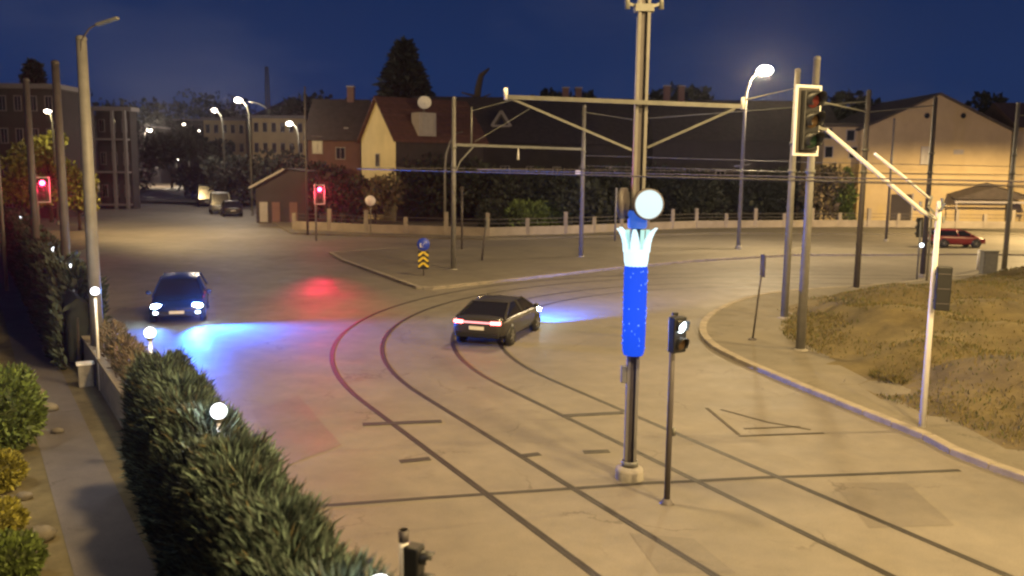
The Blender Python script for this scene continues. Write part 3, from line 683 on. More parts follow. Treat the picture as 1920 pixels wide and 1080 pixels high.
# round pale sign back and posts near the wall
t = thing('round_sign', 'round pale sign on a thin post before the gabled house', 'road sign', G(695, 443)); MB().tube([(0, 0.05, 0), (0, 0.05, 3.2)], 0.04, 6).build('post', M['galv'], t); MB().lathe([(0, 0.03), (0.42, 0.03), (0.43, 0.0), (0, 0.0)], (0, 0, 2.95), 20, face_rot(0, -1)).build('disc', M['white'], t)
t = thing('sign_post', 'dark thin leaning sign post on the grassy corner, seen edge on', 'sign post', G(1411, 637, 0.11)); MB().tube([(0, 0, 0), (0.28, 0.1, 2.95)], 0.035, 8).build('post', M['dpole'], t); MB().box((0.255, 0.1, 2.55), (0.05, 0.5, 0.75)).build('plate', M['dpole'], t, 0.01); MB().lathe([(0, .06), (.12, .05), (.16, 0), (.16, -.05)], n=10).build('footing', M['dpole'], t)
t = thing('cabinet', 'grey utility cabinet on the grass edge near the red car', 'cabinet', G(1852, 513)); MB().box((0, 0, 0.65), (0.85, 0.45, 1.3)).build('housing', M['galv'], t, 0.02); MB().box((0, -0.24, 0.68), (0.7, 0.02, 1.05)).build('door', M['galv'], t); MB().box((0, 0, 1.33), (0.92, 0.52, 0.06)).build('roof', M['galv'], t)
t = thing('bollard', 'white bollard beside the grey utility cabinet', 'bollard', G(1834, 506)); MB().tube([(0, 0, 0), (0, 0, 1.15)], 0.11, 10).build('post', M['white'], t); MB().ball((0, 0, 1.15), 0.11, 10, 6).build('cap', M['white'], t)

# ------------------------------------------------------------------ street lamps
def street_lamp(base, h, reach, label, lit=True, r=0.09, energy=0, color=NEUT, rz=0.0, hs=1.0, m='pole', double=False, lampm='lampfar', curve=True):
    t = thing('street_lamp', label, 'street lamp', base, rz, 'street lamps')
    pts = [(0, 0, 0), (0, 0, h * 0.80)]
    if curve: pts += [(reach * 0.06, 0, h * 0.88), (reach * 0.28, 0, h * 0.95), (reach * 0.62, 0, h * 0.985), (reach, 0, h)]
    else: pts += [(0, 0, h * 0.985), (reach, 0, h)]
    MB().tube(pts, [r, r * 0.8] + [r * 0.6] * (len(pts) - 2), 8).build('post', M[m], t)
    def head(sx):
        hd = MB().ball((sx * (abs(reach) + 0.15), 0, h + 0.05), 0.30 * hs, 12, 8, (1.25, 0.75, 0.42)).build('lamp_head', M['galv'], t)
        if lit or sx * reach < 0: pass
        return hd
    sgn = 1 if reach >= 0 else -1
    hd = head(sgn)
    if lit:
        MB().ball((sgn * (abs(reach) + 0.15), -0.02, h - 0.03), 0.32 * hs, 14, 9, (1.1, 0.85, 0.62)).build('diffuser', M[lampm], hd)
        if energy:
            lp = Matrix.Rotation(rz, 3, 'Z') @ Vector((sgn * (abs(reach) + 0.15), 0, h - 0.30 * hs)) + Vector(base); lamp(lp, energy, color, 0.55)
    if double:
        MB().tube([(0, 0, h * 0.985), (-reach, 0, h - 0.35)], r * 0.6, 6).build('arm', M[m], t); MB().bar((-reach, 0, h - 0.35), (-reach * 1.9, 0, h - 0.85), 0.4, 0.15).build('lamp_head', M['galv'], t, 0.05)
    if h > 8:
        MB().lathe([(r * 1.6, 0), (r * 1.6, 0.3), (r, 0.4)], n=10).build('base', M[m], t)
    return t
g = G(1384, 470); hd = D(1434, 131, g.y)
t = street_lamp(g, hd.z, (hd.x - g.x) - 0.15, 'tall lit lamp with a curved arm standing on the island at right', True, 0.15, 17000, (1.0, 0.76, 0.42), 0, 1.7, lampm='lampwhite')
MB().bar((-0.55, 0, 6.1), (0.55, 0, 6.25), 0.08).build('bracket', M['pole'], t)
LAMPS = [(447, 187, 100, 467, 1.6, 'brightest far lamp, on a double arm post at the end of the street', 8000, 1.35, True),
         (402, 206, 120, 417, 1.2, 'lit far lamp left of the double arm post', 5000, 1.15, False),
         (280, 243, 215, 269, 1.4, 'lit lamp on a thin post beside the far end of the street', 60000, 1.75, False),
         (543, 231, 125, 560, 1.2, 'lit far lamp right of the double arm post', 6000, 1.35, False),
         (471, 250, 190, 462, 1.0, 'small lit lamp just below the double arm lamp', 3000, 1.6, False),
         (345, 233, 250, 352, 0.8, 'faint far lamp between the trees at the street end', 1500, 1.2, False),
         (376, 245, 160, 377, 0.3, 'dim lamp on a grey post above the parked cars', 0, 0.5, False),
         (254, 305, 240, 249, 0.9, 'low far lamp beside the dark balcony building', 3000, 1.7, False),
         (335, 298, 240, 331, 0.9, 'low far lamp over the street end', 3000, 1.3, False),
         (42, 196, 100, 45, 0.5, 'lit lamp before the dark building at the left edge', 900, 0.95, False),
         (95, 208, 82, 97, 0.4, 'lit lamp over the yellow lit tree', 1800, 0.95, False)]
for px, py, d, ppx, reach, lab, en, hs, dbl in LAMPS:
    hp = D(px, py, d); bx = D(ppx, py, d).x; s = 1 if hp.x > bx else -1
    street_lamp((bx, d, 0), hp.z, s * max(0.2, abs(hp.x - bx) - 0.15), lab, True, 0.12, en * 0.6, NEUT if px > 200 else (1, .8, .4), 0, hs, 'galv', dbl)

# ------------------------------------------------------------------ cars
def car(label, loc, heading, paint, lights='off', van=False, L=4.55, W=1.80, Ht=1.43, hatch=False, glow=True):
    """built facing +Y, then turned so that it drives along heading (degrees from +X)"""
    t = thing('car', label, 'car', loc, R_(heading - 90))
    hl_, w = L / 2, W / 2
    zb = 0.24
    if van: st = [(-hl_, .86, .55, .95, 1.0), (-hl_ + .1, .97, .32, 1.0, 1.05), (-1.2, 1, .24, 1.0, 1.06), (0.4, 1, .24, 1.0, 1.06), (hl_ - .9, 1, .26, .95, 1.02), (hl_ - .2, .93, .30, .82, .86), (hl_, .80, .42, .62, .68)]
    else: st = [(-hl_, .80, .50, .82, .90), (-hl_ + .07, .92, .36, .90, .99), (-hl_ + .5, .98, .28, .92, 1.02), (-1.15, 1.0, .24, .93, 1.0), (-.3, 1.0, .22, .92, .98), (.6, 1.0, .22, .90, .96), (1.25, .99, .24, .87, .95), (hl_ - .5, .95, .26, .78, .86), (hl_ - .12, .86, .32, .64, .72), (hl_, .72, .42, .56, .62)]
    ring = []
    for y, k, zl, zs, zt in st:
        x = w * k; ring.append([(0, y, zl), (x * .80, y, zl), (x * .965, y, zl + .05), (x * 1.0, y, (zl + zs) / 2 + .03), (x * .975, y, zs - .04), (x * .90, y, zs + (zt - zs) * .45), (x * .66, y, zt - .012), (0, y, zt)])
    vs = []; n = 14
    for rg in ring: vs += rg + [(-a, b_, c) for a, b_, c in rg[-2:0:-1]]
    k = len(ring); fs = [(i * n + j, (i + 1) * n + j, (i + 1) * n + (j + 1) % n, i * n + (j + 1) % n) for i in range(k - 1) for j in range(n)]
    fs += [tuple(range(n)), tuple((k - 1) * n + j for j in range(n - 1, -1, -1))]
    mb = MB(); mb.add(vs, fs, True); body = mb.build('body', paint, t, 0, 1)
    # greenhouse: belt rectangle to roof rectangle
    if van: yb0, yb1, yt0, yt1, wb, wt_ = -hl_ + .10, hl_ - .75, -hl_ + .22, hl_ - 1.75, w * .93, w * .82
    elif hatch: yb0, yb1, yt0, yt1, wb, wt_ = -hl_ + .12, 1.15, -hl_ + .55, .35, w * .93, w * .68
    else: yb0, yb1, yt0, yt1, wb, wt_ = -hl_ + .36, 1.36, -.92, .40, w * .90, w * .68
    zb1 = 0.93 if not van else 1.0; zt1 = Ht - .06
    B = [Vector(p) for p in ((-wb, yb0, zb1), (wb, yb0, zb1 - 0), (wb, yb1, zb1 - .03), (-wb, yb1, zb1 - .03))]
    T = [Vector(p) for p in ((-wt_, yt0, zt1 - .03), (wt_, yt0, zt1 - .03), (wt_, yt1, zt1 - .01), (-wt_, yt1, zt1 - .01))]
    def pane(name, idx, sh=0.03):
        a, b_ = idx; q = [B[a], B[b_], T[b_], T[a]]; c = sum(q, Vector()) / 4; nrm = (q[1] - q[0]).cross(q[3] - q[0]).normalized()
        q = [p.lerp(c, sh) for p in q]; m2 = MB(); m2.add([p for p in q] + [p - nrm * .03 for p in q], [(0, 1, 2, 3), (7, 6, 5, 4), (0, 4, 5, 1), (1, 5, 6, 2), (2, 6, 7, 3), (3, 7, 4, 0)]); return m2.build(name, M['glass'], t)
    pane('rear_window', (0, 1)); pane('windscreen', (2, 3)); pane('side_window', (1, 2)); pane('side_window', (3, 0))
    for i in range(4): MB().bar(B[i], T[i], 0.06).build('pillar', paint, t)
    for q_ in (1, -1):
        pb = Vector((q_ * wb * 1.005, -.12, zb1)); pt = Vector((q_ * wt_ * 1.01, -.28, zt1)); MB().bar(pb, pt, 0.07).build('pillar', paint, t)
    nx, ny = 7, 9; rv = []
    for i in range(ny):
        y = yt0 - .04 + (yt1 - yt0 + .08) * i / (ny - 1); fy = 1 - abs(2 * i / (ny - 1) - 1) ** 3
        for j in range(nx):
            u_ = 2 * j / (nx - 1) - 1; rv.append((u_ * wt_ * 1.04, y, zt1 - .03 + .09 * fy * (1 - abs(u_) ** 2.5)))
    MB().add(rv, [(i * nx + j, i * nx + j + 1, (i + 1) * nx + j + 1, (i + 1) * nx + j) for i in range(ny - 1) for j in range(nx - 1)], True).build('roof', paint, t)
    wr = .325
    for sy in (-hl_ + .88, hl_ - .86):
        for sx in (-1, 1):
            Fw = face_rot(sx, 0); c = (sx * (w - .10), sy, wr)
            wh = MB().lathe([(wr * .62, .10), (wr * .92, .115), (wr, .07), (wr, -.11), (wr * .6, -.12)], c, 20, Fw).build('tyre', M['rubber'], t)
            rm = MB().lathe([(wr * .64, .095), (wr * .58, .07)], c, 20, Fw)
            for q in range(5):
                a = 2 * PI * q / 5; rm.bar(Vector(c) + Fw @ Vector((0, 0, .085)), Vector(c) + Fw @ Vector((wr * .62 * math.cos(a), wr * .62 * math.sin(a), .085)), .055, .02)
            rm.build('rim', M['rim'], wh)
            MB().lathe([(0, .02), (wr * 1.16, .02), (wr * 1.16, -.12)], (sx * (w - .035), sy, wr + .02), 20, Fw).build('wheel_arch', M['black'], t)
    for sx in (-1, 1):
        mbm = MB().ball((sx * (w + .10), yb1 - .42, zb1 + .08), .11, 10, 7, (1, .55, .75)).build('mirror', paint, t)
        for yy in (-.42, .52):
            MB().box((sx * (w * .985), yy - .0, zb1 - .13), (.03, .19, .03)).build('door_handle', M['chrome'], t, .008)
    MB().box((0, -hl_ + .05, .42), (W * .80, .10, .16)).build('rear_bumper', M['black'], t, .03)
    MB().box((0, hl_ - .05, .40), (W * .66, .10, .18)).build('grille', M['black'], t, .03)
    MB().box((0, -hl_ - .012, .66), (.52, .015, .115)).build('number_plate', M['white'], t)
    MB().box((0, hl_ + .006, .46), (.52, .012, .11)).build('number_plate', M['white'], t)
    tm_, hm = (M['tail'] if lights != 'off' else M['lens_red']), (M['head'] if lights != 'off' else M['glass'])
    for sx in (-1, 1):
        MB().box((sx * w * .68, -hl_ + .035, .845), (w * .36, .10, .105), sx * .22).build('tail_light', tm_, t, .02)
        MB().ball((sx * w * .72, hl_ - .19, .665), .125, 12, 8, (1.5, .9, .72)).build('headlight', hm, t)
    if lights == 'front':
        for sx in (-1, 1): MB().ball((sx * w * .74, hl_ - .06, .44), .075, 10, 7, (1.3, .7, .8)).build('fog_light', M['sig_white'], t)
    if lights == 'rear':
        MB().box((0, -hl_ + .0, .845), (w * 1.0, .06, .06)).build('light_bar', M['tailmid'], t, .01)
    return t
P_DARK = mat('dark_grey_metallic_paint', (0.045, 0.043, 0.042), 0.28, 0.25, 0.06, 3)
P_NAVY_GLOW = mat('navy_glow_paint', (0.014, 0.028, 0.13), 0.25, 0.1, 0.06, 3)  # made bluer: headlight glow on the car front is put into the paint
P_RED = mat('red_paint', (0.17, 0.010, 0.016), 0.3, 0.0, 0.06, 3)
P_PALE = mat('pale_paint', (0.30, 0.30, 0.29), 0.3, 0.2, 0.06, 3)
P_BLK = mat('black_paint', (0.03, 0.028, 0.028), 0.3, 0.1, 0.06, 3)
# sedan crossing the tracks, seen from behind
hd_ = 71.5; hv = Vector((math.cos(R_(hd_)), math.sin(R_(hd_)), 0)); rear = (G(847, 643) + G(946, 654)) / 2
cc = rear + hv * 2.2 - Vector((0, .25, 0))
car('dark grey sedan with a glowing tail light bar crossing the tram tracks', (cc.x, cc.y, 0), hd_, P_DARK, 'rear', L=4.6, W=1.90)
BLUE = (0.02, 0.15, 1.0)
rt_ = Vector((hv.y, -hv.x, 0))
for s in (-0.62, 0.62):
    p = cc + hv * 2.32 + rt_ * s + Vector((0, 0, 0.66)); lamp(p, 13000, BLUE, 0.05, 66, p + hv * 7 + Vector((1.2, 0, -0.85)), 0.8, 'headlight_beam')
p = rear - hv * 0.12 + Vector((0, 0, .85)); lamp(p, 90, (1, .04, .04), .3, 160, p - hv * 3 + Vector((0, 0, -1.6)), .8, 'tail_glow')
# oncoming car
hd2 = -73; hv2 = Vector((math.cos(R_(hd2)), math.sin(R_(hd2)), 0)); c2 = (G(284, 607) + G(381, 610)) / 2 - hv2 * 2.2
car('oncoming car with dazzling blue white headlights and their glow in its navy paint, at the left', (c2.x, c2.y, 0), hd2, P_NAVY_GLOW, 'front', L=4.5, W=1.95, Ht=1.55, hatch=True)
rt2 = Vector((hv2.y, -hv2.x, 0))
for s, en_, aim, ang in ((0.65, 600, (0.0, -5.0, -0.5), 120), (-0.65, 13000, (7.0, -2.4, -0.30), 84), (-0.60, 8000, (5.0, -3.6, -0.6), 112)):
    p = c2 + hv2 * 2.34 + rt2 * s + Vector((0, 0, 0.74)); lamp(p, en_, BLUE, 0.06, ang, p + Vector(aim), 0.9, 'headlight_beam')

# cars further off
def far_car(px, py, heading, paint, label, **k):
    g = G(px, py); return car(label, (g.x, g.y, 0), heading, paint, **k)
far_car(434, 404, 112, P_BLK, 'dark car with a pale roof waiting nearest at the mouth of the street', W=2.15, L=5.0, Ht=1.75, hatch=True)
far_car(412, 399, 112, P_PALE, 'pale van parked second in the row up the street', van=True, Ht=2.5, W=2.2, L=5.4)
far_car(386, 386, 112, P_BLK, 'dark tall van parked third in the row up the street', van=True, Ht=2.9, L=6.0, W=2.3)
far_car(370, 374, 112, P_NAVY_GLOW, 'dark car farthest up the street row', hatch=True)
far_car(400, 379, 112, P_BLK, 'dark van squeezed between the tall van and the row behind', van=True, Ht=2.6, L=5.0, W=2.1)
far_car(356, 366, 112, P_BLK, 'dark car at the very end of the visible row', hatch=True, Ht=1.7)
far_car(1790, 463, -2, P_RED, 'red car passing in front of the gabled wall at the right', hatch=True, L=4.2)

# ------------------------------------------------------------------ garden fence lamps, wall, hedge
def leaves(name, pts, dirs, ln, wd, mats, parent=None, jit=0.5):
    """many leaf blades: pts (n,3), dirs (n,3)"""
    n = len(pts); pts = np.asarray(pts, float); dirs = np.asarray(dirs, float) + RNG.normal(0, jit, (n, 3))
    dirs /= np.linalg.norm(dirs, axis=1)[:, None] + 1e-9
    rnd = RNG.normal(0, 1, (n, 3)); sd = np.cross(dirs, rnd); sd /= np.linalg.norm(sd, axis=1)[:, None] + 1e-9
    l = (ln * RNG.uniform(0.6, 1.4, n))[:, None]; w_ = (wd * RNG.uniform(0.6, 1.4, n))[:, None]
    V = np.empty((n, 4, 3)); V[:, 0] = pts; V[:, 1] = pts + dirs * l * 0.5 + sd * w_; V[:, 2] = pts + dirs * l; V[:, 3] = pts + dirs * l * 0.5 - sd * w_
    me = bpy.data.meshes.new(name); me.vertices.add(n * 4); me.vertices.foreach_set('co', V.reshape(-1))
    me.loops.add(n * 4); me.loops.foreach_set('vertex_index', np.arange(n * 4)); me.polygons.add(n)
    me.polygons.foreach_set('loop_start', np.arange(n) * 4); me.polygons.foreach_set('loop_total', np.full(n, 4))
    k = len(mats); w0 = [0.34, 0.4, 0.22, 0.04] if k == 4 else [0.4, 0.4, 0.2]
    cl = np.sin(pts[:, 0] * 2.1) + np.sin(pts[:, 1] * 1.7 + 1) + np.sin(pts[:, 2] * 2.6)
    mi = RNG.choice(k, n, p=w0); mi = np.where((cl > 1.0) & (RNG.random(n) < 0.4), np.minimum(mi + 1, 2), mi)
    for m_ in mats: me.materials.append(m_)
    me.polygons.foreach_set('material_index', mi.astype(np.int32)); me.update(); me.validate()
    o = bpy.data.objects.new(name, me); COL.objects.link(o)
    if parent: o.parent = parent
    return o
def hedge_pts(y0, y1, w0, w1, zt, n, sh=(0, 0)):
    """points on and just inside the lumpy skin of a hedge along the fence line"""
    s0, s1 = (y0 - H0.y) / HU.y, (y1 - H0.y) / HU.y
    s = RNG.uniform(s0, s1, n); f = RNG.random(n)
    per = np.array([zt, w1 - w0, zt]); tot = per.sum(); q = f * tot
    o = np.empty(n); z = np.empty(n); no = np.zeros((n, 3))
    a = q < zt; b_ = (q >= zt) & (q < zt + w1 - w0); c = ~a & ~b_
    o[a] = w0; z[a] = q[a]; o[b_] = w0 + (q[b_] - zt); z[b_] = zt; o[c] = w1; z[c] = zt - (q[c] - zt - (w1 - w0))
    mid = (w0 + w1) / 2
    rr = np.clip((z / zt - 0.75) / 0.25, 0, 1); o = mid + (o - mid) * (1 - 0.42 * rr ** 2)   # rounded shoulders
    lump = 0.5 * np.sin(s * 2.9 + 0.4) + 0.3 * np.sin(s * 6.3 + z * 2.1) + 0.35 * np.sin(z * 4.2 + s * 1.1)
    o = mid + (o - mid) * (1 + 0.16 * lump); z = np.maximum(0.03, z * (1 + 0.07 * np.sin(s * 3.3) + 0.05 * np.sin(s * 8.1 + o * 3) + 0.03 * np.sin(s * 17 + o * 9)))
    dep = RNG.random(n) ** 2 * 0.45; o = mid + (o - mid) * (1 - dep * 0.7); z *= 1 - dep * 0.12 * (z / zt)
    sgn_ = np.sign(o - mid); o = o + sh[0] + (sh[1] - sh[0]) * (s - s0) / (s1 - s0)
    P = np.empty((n, 3)); P[:, 0] = H0.x + HU.x * s + HN.x * o; P[:, 1] = H0.y + HU.y * s + HN.y * o; P[:, 2] = z
    sd = sgn_; Dn = np.empty((n, 3)); up = 0.75 + 0.5 * np.clip(z / zt, 0, 1)
    Dn[:, 0] = HN.x * sd * 0.7; Dn[:, 1] = HN.y * sd * 0.7; Dn[:, 2] = up
    return P, Dn
def hedge(label, y0, y1, w0, w1, zt, n, mats, ln, wd, core=True, trunks=0.8, sh=(0, 0)):
    base = hl((y0 + y1) / 2); t = thing('hedge', label, 'hedge', base)
    P, Dn = hedge_pts(y0, y1, w0, w1, zt, n, sh); P -= np.array(base)
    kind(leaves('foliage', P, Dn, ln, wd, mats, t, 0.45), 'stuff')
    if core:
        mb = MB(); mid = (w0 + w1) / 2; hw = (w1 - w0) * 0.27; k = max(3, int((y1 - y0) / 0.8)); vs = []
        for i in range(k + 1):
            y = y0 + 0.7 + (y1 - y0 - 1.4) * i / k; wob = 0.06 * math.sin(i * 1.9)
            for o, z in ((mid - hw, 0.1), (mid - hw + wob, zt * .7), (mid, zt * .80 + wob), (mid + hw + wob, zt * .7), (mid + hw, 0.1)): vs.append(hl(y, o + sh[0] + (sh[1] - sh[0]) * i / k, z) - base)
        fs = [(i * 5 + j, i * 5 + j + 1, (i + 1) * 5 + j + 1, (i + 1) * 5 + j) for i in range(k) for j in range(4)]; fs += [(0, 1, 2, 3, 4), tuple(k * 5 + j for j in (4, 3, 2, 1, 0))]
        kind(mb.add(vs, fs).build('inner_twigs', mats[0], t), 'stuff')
    y = y0 + 0.3
    while y < y1:
        p = hl(y, (w0 + w1) / 2 + random.uniform(-.08, .08)) - base; MB().tube([p, p + Vector((random.uniform(-.06, .06), 0, zt * .6))], [.05, .02], 6).build('trunk', M['bark'], t); y += trunks
    return t
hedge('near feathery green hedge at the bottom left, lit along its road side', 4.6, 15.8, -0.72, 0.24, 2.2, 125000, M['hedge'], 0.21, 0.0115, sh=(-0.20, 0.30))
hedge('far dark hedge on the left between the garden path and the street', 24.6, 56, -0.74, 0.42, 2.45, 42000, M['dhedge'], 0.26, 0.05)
hedge('sparse dry brown shrubs along the low garden wall in the hedge gap', 16.4, 24.0, 0.15, 0.75, 1.35, 5200, M['dry'], 0.17, 0.02, core=False, trunks=0.5)
# low wall
t = thing('garden_wall', 'low pale garden wall running under the hedge and through its gap', 'wall', hl(17))
o0 = hl(17)
for i in range(27):
    a = hl(4 + i * 2.0, 0.02); b = hl(4 + i * 2.0 + 1.985, 0.02); d = b - a
    MB().bar(a - o0 + Vector((0, 0, .38)), b - o0 + Vector((0, 0, .38)), 0.16, 0.80).build('wall_panel', M['concrete'], t)
    if 13 < 4 + i * 2 < 27: MB().bar(a - o0 + Vector((0, 0, .815)), b - o0 + Vector((0, 0, .815)), 0.24, 0.06).build('coping', M['kerb'], t)
fl = [(712, 1104, 6.6), (410, 771, 11.6), (281, 624, 16.85), (178, 546, 22.3), (135, 501, 27.6), (105, 470, 32.6), (65, 436, 41.0), (40, 411, 50.5)]
labs = ['lit globe lamp at the bottom edge, half hidden by the hedge', 'lit globe lamp standing in the near hedge', 'lit globe lamp at the far end of the near hedge, beside the headlights', 'lit globe lamp on a white post in the hedge gap', 'lit globe lamp just left of the thick pole', 'lit globe lamp on the far hedge, left of the second pole', 'second farthest lit globe lamp along the far hedge', 'farthest lit globe lamp along the hedge, at the left edge']
for (px, py, y), lab in zip(fl, labs):
    p = D(px, py, y); t = thing('garden_lamp', lab, 'garden lamp', (p.x, p.y, 0), 0, 'globe lamps along the garden fence')
    MB().tube([(0, 0, 0), (0, 0, p.z - .10)], 0.035, 8).build('post', M['white'], t); MB().lathe([(0.035, p.z - .16), (.07, p.z - .12), (.075, p.z - .085)], n=12).build('collar', M['galv'], t)
    MB().ball((0, 0, p.z), 0.108 if y < 30 else 0.16, 16, 10).build('globe', M['globe'], t)
    lamp((p.x + .0, p.y, p.z + 0.0), 150 if y > 8 else 30, (0.85, 0.92, 1.0), 0.13, name='globe_light')
# white planter / bollard lamp by the path
g = G(162, 724); t = thing('garden_box', 'small pale garden box beside the path end of the hedge gap', 'box', g, 0.5); MB().box((0, 0, .3), (.36, .3, .6)).build('casing', M['concrete'], t, .02); MB().box((0, 0, .62), (.44, .38, .05)).build('lid', M['white'], t, .01)
# garden shrubs
def shrub(label, loc, rx_, rz_, n, mats, ln, wd, name='shrub', cat='shrub'):
    t = thing(name, label, cat, loc); v = RNG.normal(0, 1, (n, 3)); v /= np.linalg.norm(v, axis=1)[:, None]
    lump = 1 + 0.10 * np.sin(v[:, 0] * 6 + 1) * np.sin(v[:, 2] * 5) + 0.08 * np.sin(v[:, 1] * 9); r = (0.72 + 0.28 * RNG.random(n) ** 0.5) * lump
    P = v * r[:, None] * np.array([rx_, rx_, rz_]) + np.array([0, 0, rz_ * 0.98]); P[:, 2] = np.maximum(P[:, 2], .02)
    leaves('foliage', P, v + np.array([0, 0, .4]), ln, wd, mats, t, 0.5); kind(t.children[0], 'stuff')
    MB().ball((0, 0, rz_ * .95), 1, 12, 8, (rx_ * .68, rx_ * .68, rz_ * .72)).build('inner_twigs', mats[0], t); MB().tube([(0, 0, 0), (0, 0, rz_ * .5)], .05, 6).build('trunk', M['bark'], t)
    return t
def gz(px, py): return tuple(G(px, py))
shrub('round bright green shrub at the left edge of the garden', gz(8, 846), 0.74, 0.88, 5200, M['bush'], .13, .035)
shrub('small yellow green shrub at the left edge below the round one', gz(4, 915), 0.36, 0.34, 1500, M['ybush'], .10, .03)
shrub('low yellow leaved shrub near the lower left corner', gz(-10, 1010), 0.42, 0.30, 1600, M['ybush'], .10, .03)
shrub('dark green shrub in the lower left corner', gz(28, 1085), 0.36, 0.32, 1500, M['bush'], .10, .03)
for i, (px, py, s) in enumerate(((66, 742, .22), (92, 770, .20), (76, 1010, .22), (60, 1050, .16), (46, 935, .13), (108, 812, .12))):
    lab = ['pale stone beside the round green shrub, the farther one', 'pale stone at the path edge just below the farther one', 'large pale stone beside the path near the lower left corner', 'small stone below the large pale one', 'small stone beneath the yellow green shrub', 'small flat stone on the lit part of the path edge'][i]
    g = G(px, py); b = MB().ball((0, 0, s * .4), s, 9, 6, (1.2, .9, .6)); b.v = [tuple(c * random.uniform(.88, 1.1) for c in v) for v in b.v]; o = b.build('stone', M['stone']); o.location = g; tag(o, lab, 'stone', 'stones in the garden bed')
# grass on the bank
def tuft_field(name, n, region, h, label, thin=1.0):
    P = []
    while len(P) < n:
        x, y = random.uniform(7.5, 34), random.uniform(12, 50.5)
        if not right_of_kerb(x, y): continue
        hh, b = mound_h(x, y)
        if b < (1.3 if y < 24 else 2.0) or (x < 12.0 and 26 < y < 36 and b < 2.9): continue
        d = math.sin(x * 1.1 + .5) * math.sin(y * .8) + .6 * math.sin(x * .45 - y * .5)
        if random.random() > 0.5 + .5 * d: continue
        if (x - 10) ** 2 + (y - 23.2) ** 2 < .9: continue
        P.append((x, y, hh - .02))
    P = np.array(P); o = leaves(name, P, np.tile([0.05, 0, 1.0], (n, 1)), h, .014 * thin, M['grass'], None, .42); kind(o, 'stuff', label); return o
tuft_field('grass', 60000, None, .13, 'dry uneven grass on the bank', 1.3)
for (px, py, r, lab) in ((1690, 698, .8, 'green weedy patch on the bank, left of the signal mast'), (1600, 640, .9, 'dry weedy patch on the bank, right of the near grey pole')):
    g = G(px, py, .3); n = 1300; a = RNG.random(n) * 2 * PI; q = np.sqrt(RNG.random(n)) * r; P = np.stack([np.cos(a) * q, np.sin(a) * q, -0.12 + 0.1 * RNG.random(n)], 1)
    t = thing('weed_clump', lab, 'weeds', (g.x, g.y, g.z - .12), 0, 'weed clumps on the bank'); Dn = np.stack([np.cos(a) * .5, np.sin(a) * .5, np.ones(n)], 1)
    kind(leaves('blades', P, Dn, .17, .014, M['grass'], t, .35), 'stuff')

# ------------------------------------------------------------------ boundary wall with pillars
WP = [(-19.5, 78.6), (-12.6, 75.6), (-2.1, 73.2), (4.6, 76.8), (18, 86.5), (33.7, 91.0), (46, 91.4), (64, 92.5)]
t = thing('boundary_wall', 'low pale wall with pillars and rails behind the island', 'wall', (WP[2][0], WP[2][1], 0)); o0 = Vector(t.location)
M['wallp'] = mat('wall_render', (0.27, 0.23, 0.185), 0.85, 0, 0.2, .8, .3)
for (a, b) in zip(WP, WP[1:]):
    A, B = Vector((*a, 0)), Vector((*b, 0)); L = (B - A).length; k = max(1, round(L / 3.2))
    for i in range(k):
        p, q = A.lerp(B, i / k), A.lerp(B, (i + 1) / k); d = (q - p).normalized() * .16
        MB().bar(p + d - o0 + Vector((0, 0, .42)), q - d - o0 + Vector((0, 0, .42)), .2, .84).build('wall_panel', M['wallp'], t)
        for z in (1.15, 1.5): MB().bar(p + d - o0 + Vector((0, 0, z)), q - d - o0 + Vector((0, 0, z)), .05).build('rail', M['dpole'], t)
        tall = 2.05 if (i + int(a[0])) % 2 == 0 else 1.55
        MB().box(p - o0 + Vector((0, 0, tall / 2)), (.34, .34, tall)).build('pillar', M['wallp'], t, .02)

# ------------------------------------------------------------------ buildings
M['ochre'] = mat('ochre_render', (0.42, 0.32, 0.18), 0.9, 0, 0.14, .35, .3)
M['ygable'] = mat('yellow_render', (0.62, 0.51, 0.28), 0.9, 0, 0.14, .35, .3)
M['redwall'] = mat('red_brown_render', (0.14, 0.075, 0.07), 0.9, 0, 0.2, .5, .2)
M['darkwall'] = mat('dark_and_shaded_render', (0.034, 0.027, 0.032), 0.9, 0, 0.25, .5, .2)
M['roof'] = mat('dark_red_tiles', (0.085, 0.035, 0.03), 0.85, 0, 0.3, 2, .6, 14)
M['roofb'] = mat('brown_tiles', (0.055, 0.042, 0.038), 0.85, 0, 0.3, 2, .6, 14)
M['dtrim'] = mat('grey_trim', (0.16, 0.14, 0.15), 0.7, 0, 0.12, 2)
M['trim'] = mat('pale_trim', (0.30, 0.27, 0.27), 0.7, 0, 0.12, 2)
M['winp'] = mat('pale_window', (0.30, 0.27, 0.26), 0.35, 0, 0.1, 2)
def window(parent, c, F, w, h, frame='trim', glass='glass', bars=True):
    """a recessed pane inside a proud frame"""
    c = Vector(c); f = MB(); tk = .09
    for (x, y, sx, sy) in ((-w / 2, 0, tk, h + tk), (w / 2, 0, tk, h + tk), (0, h / 2, w - tk, tk), (0, -h / 2, w - tk, tk)): f.box(c + F @ Vector((x, y, .02)), (sx, sy, .10), M=F)
    if bars: f.box(c + F @ Vector((0, 0, .015)), (.06, h - tk, .05), M=F)
    o = f.build('window', M[frame], parent); MB().box(c + F @ Vector((0, 0, -.0)), (w - tk, h - tk, .04), M=F).build('pane', M[glass], o); return o
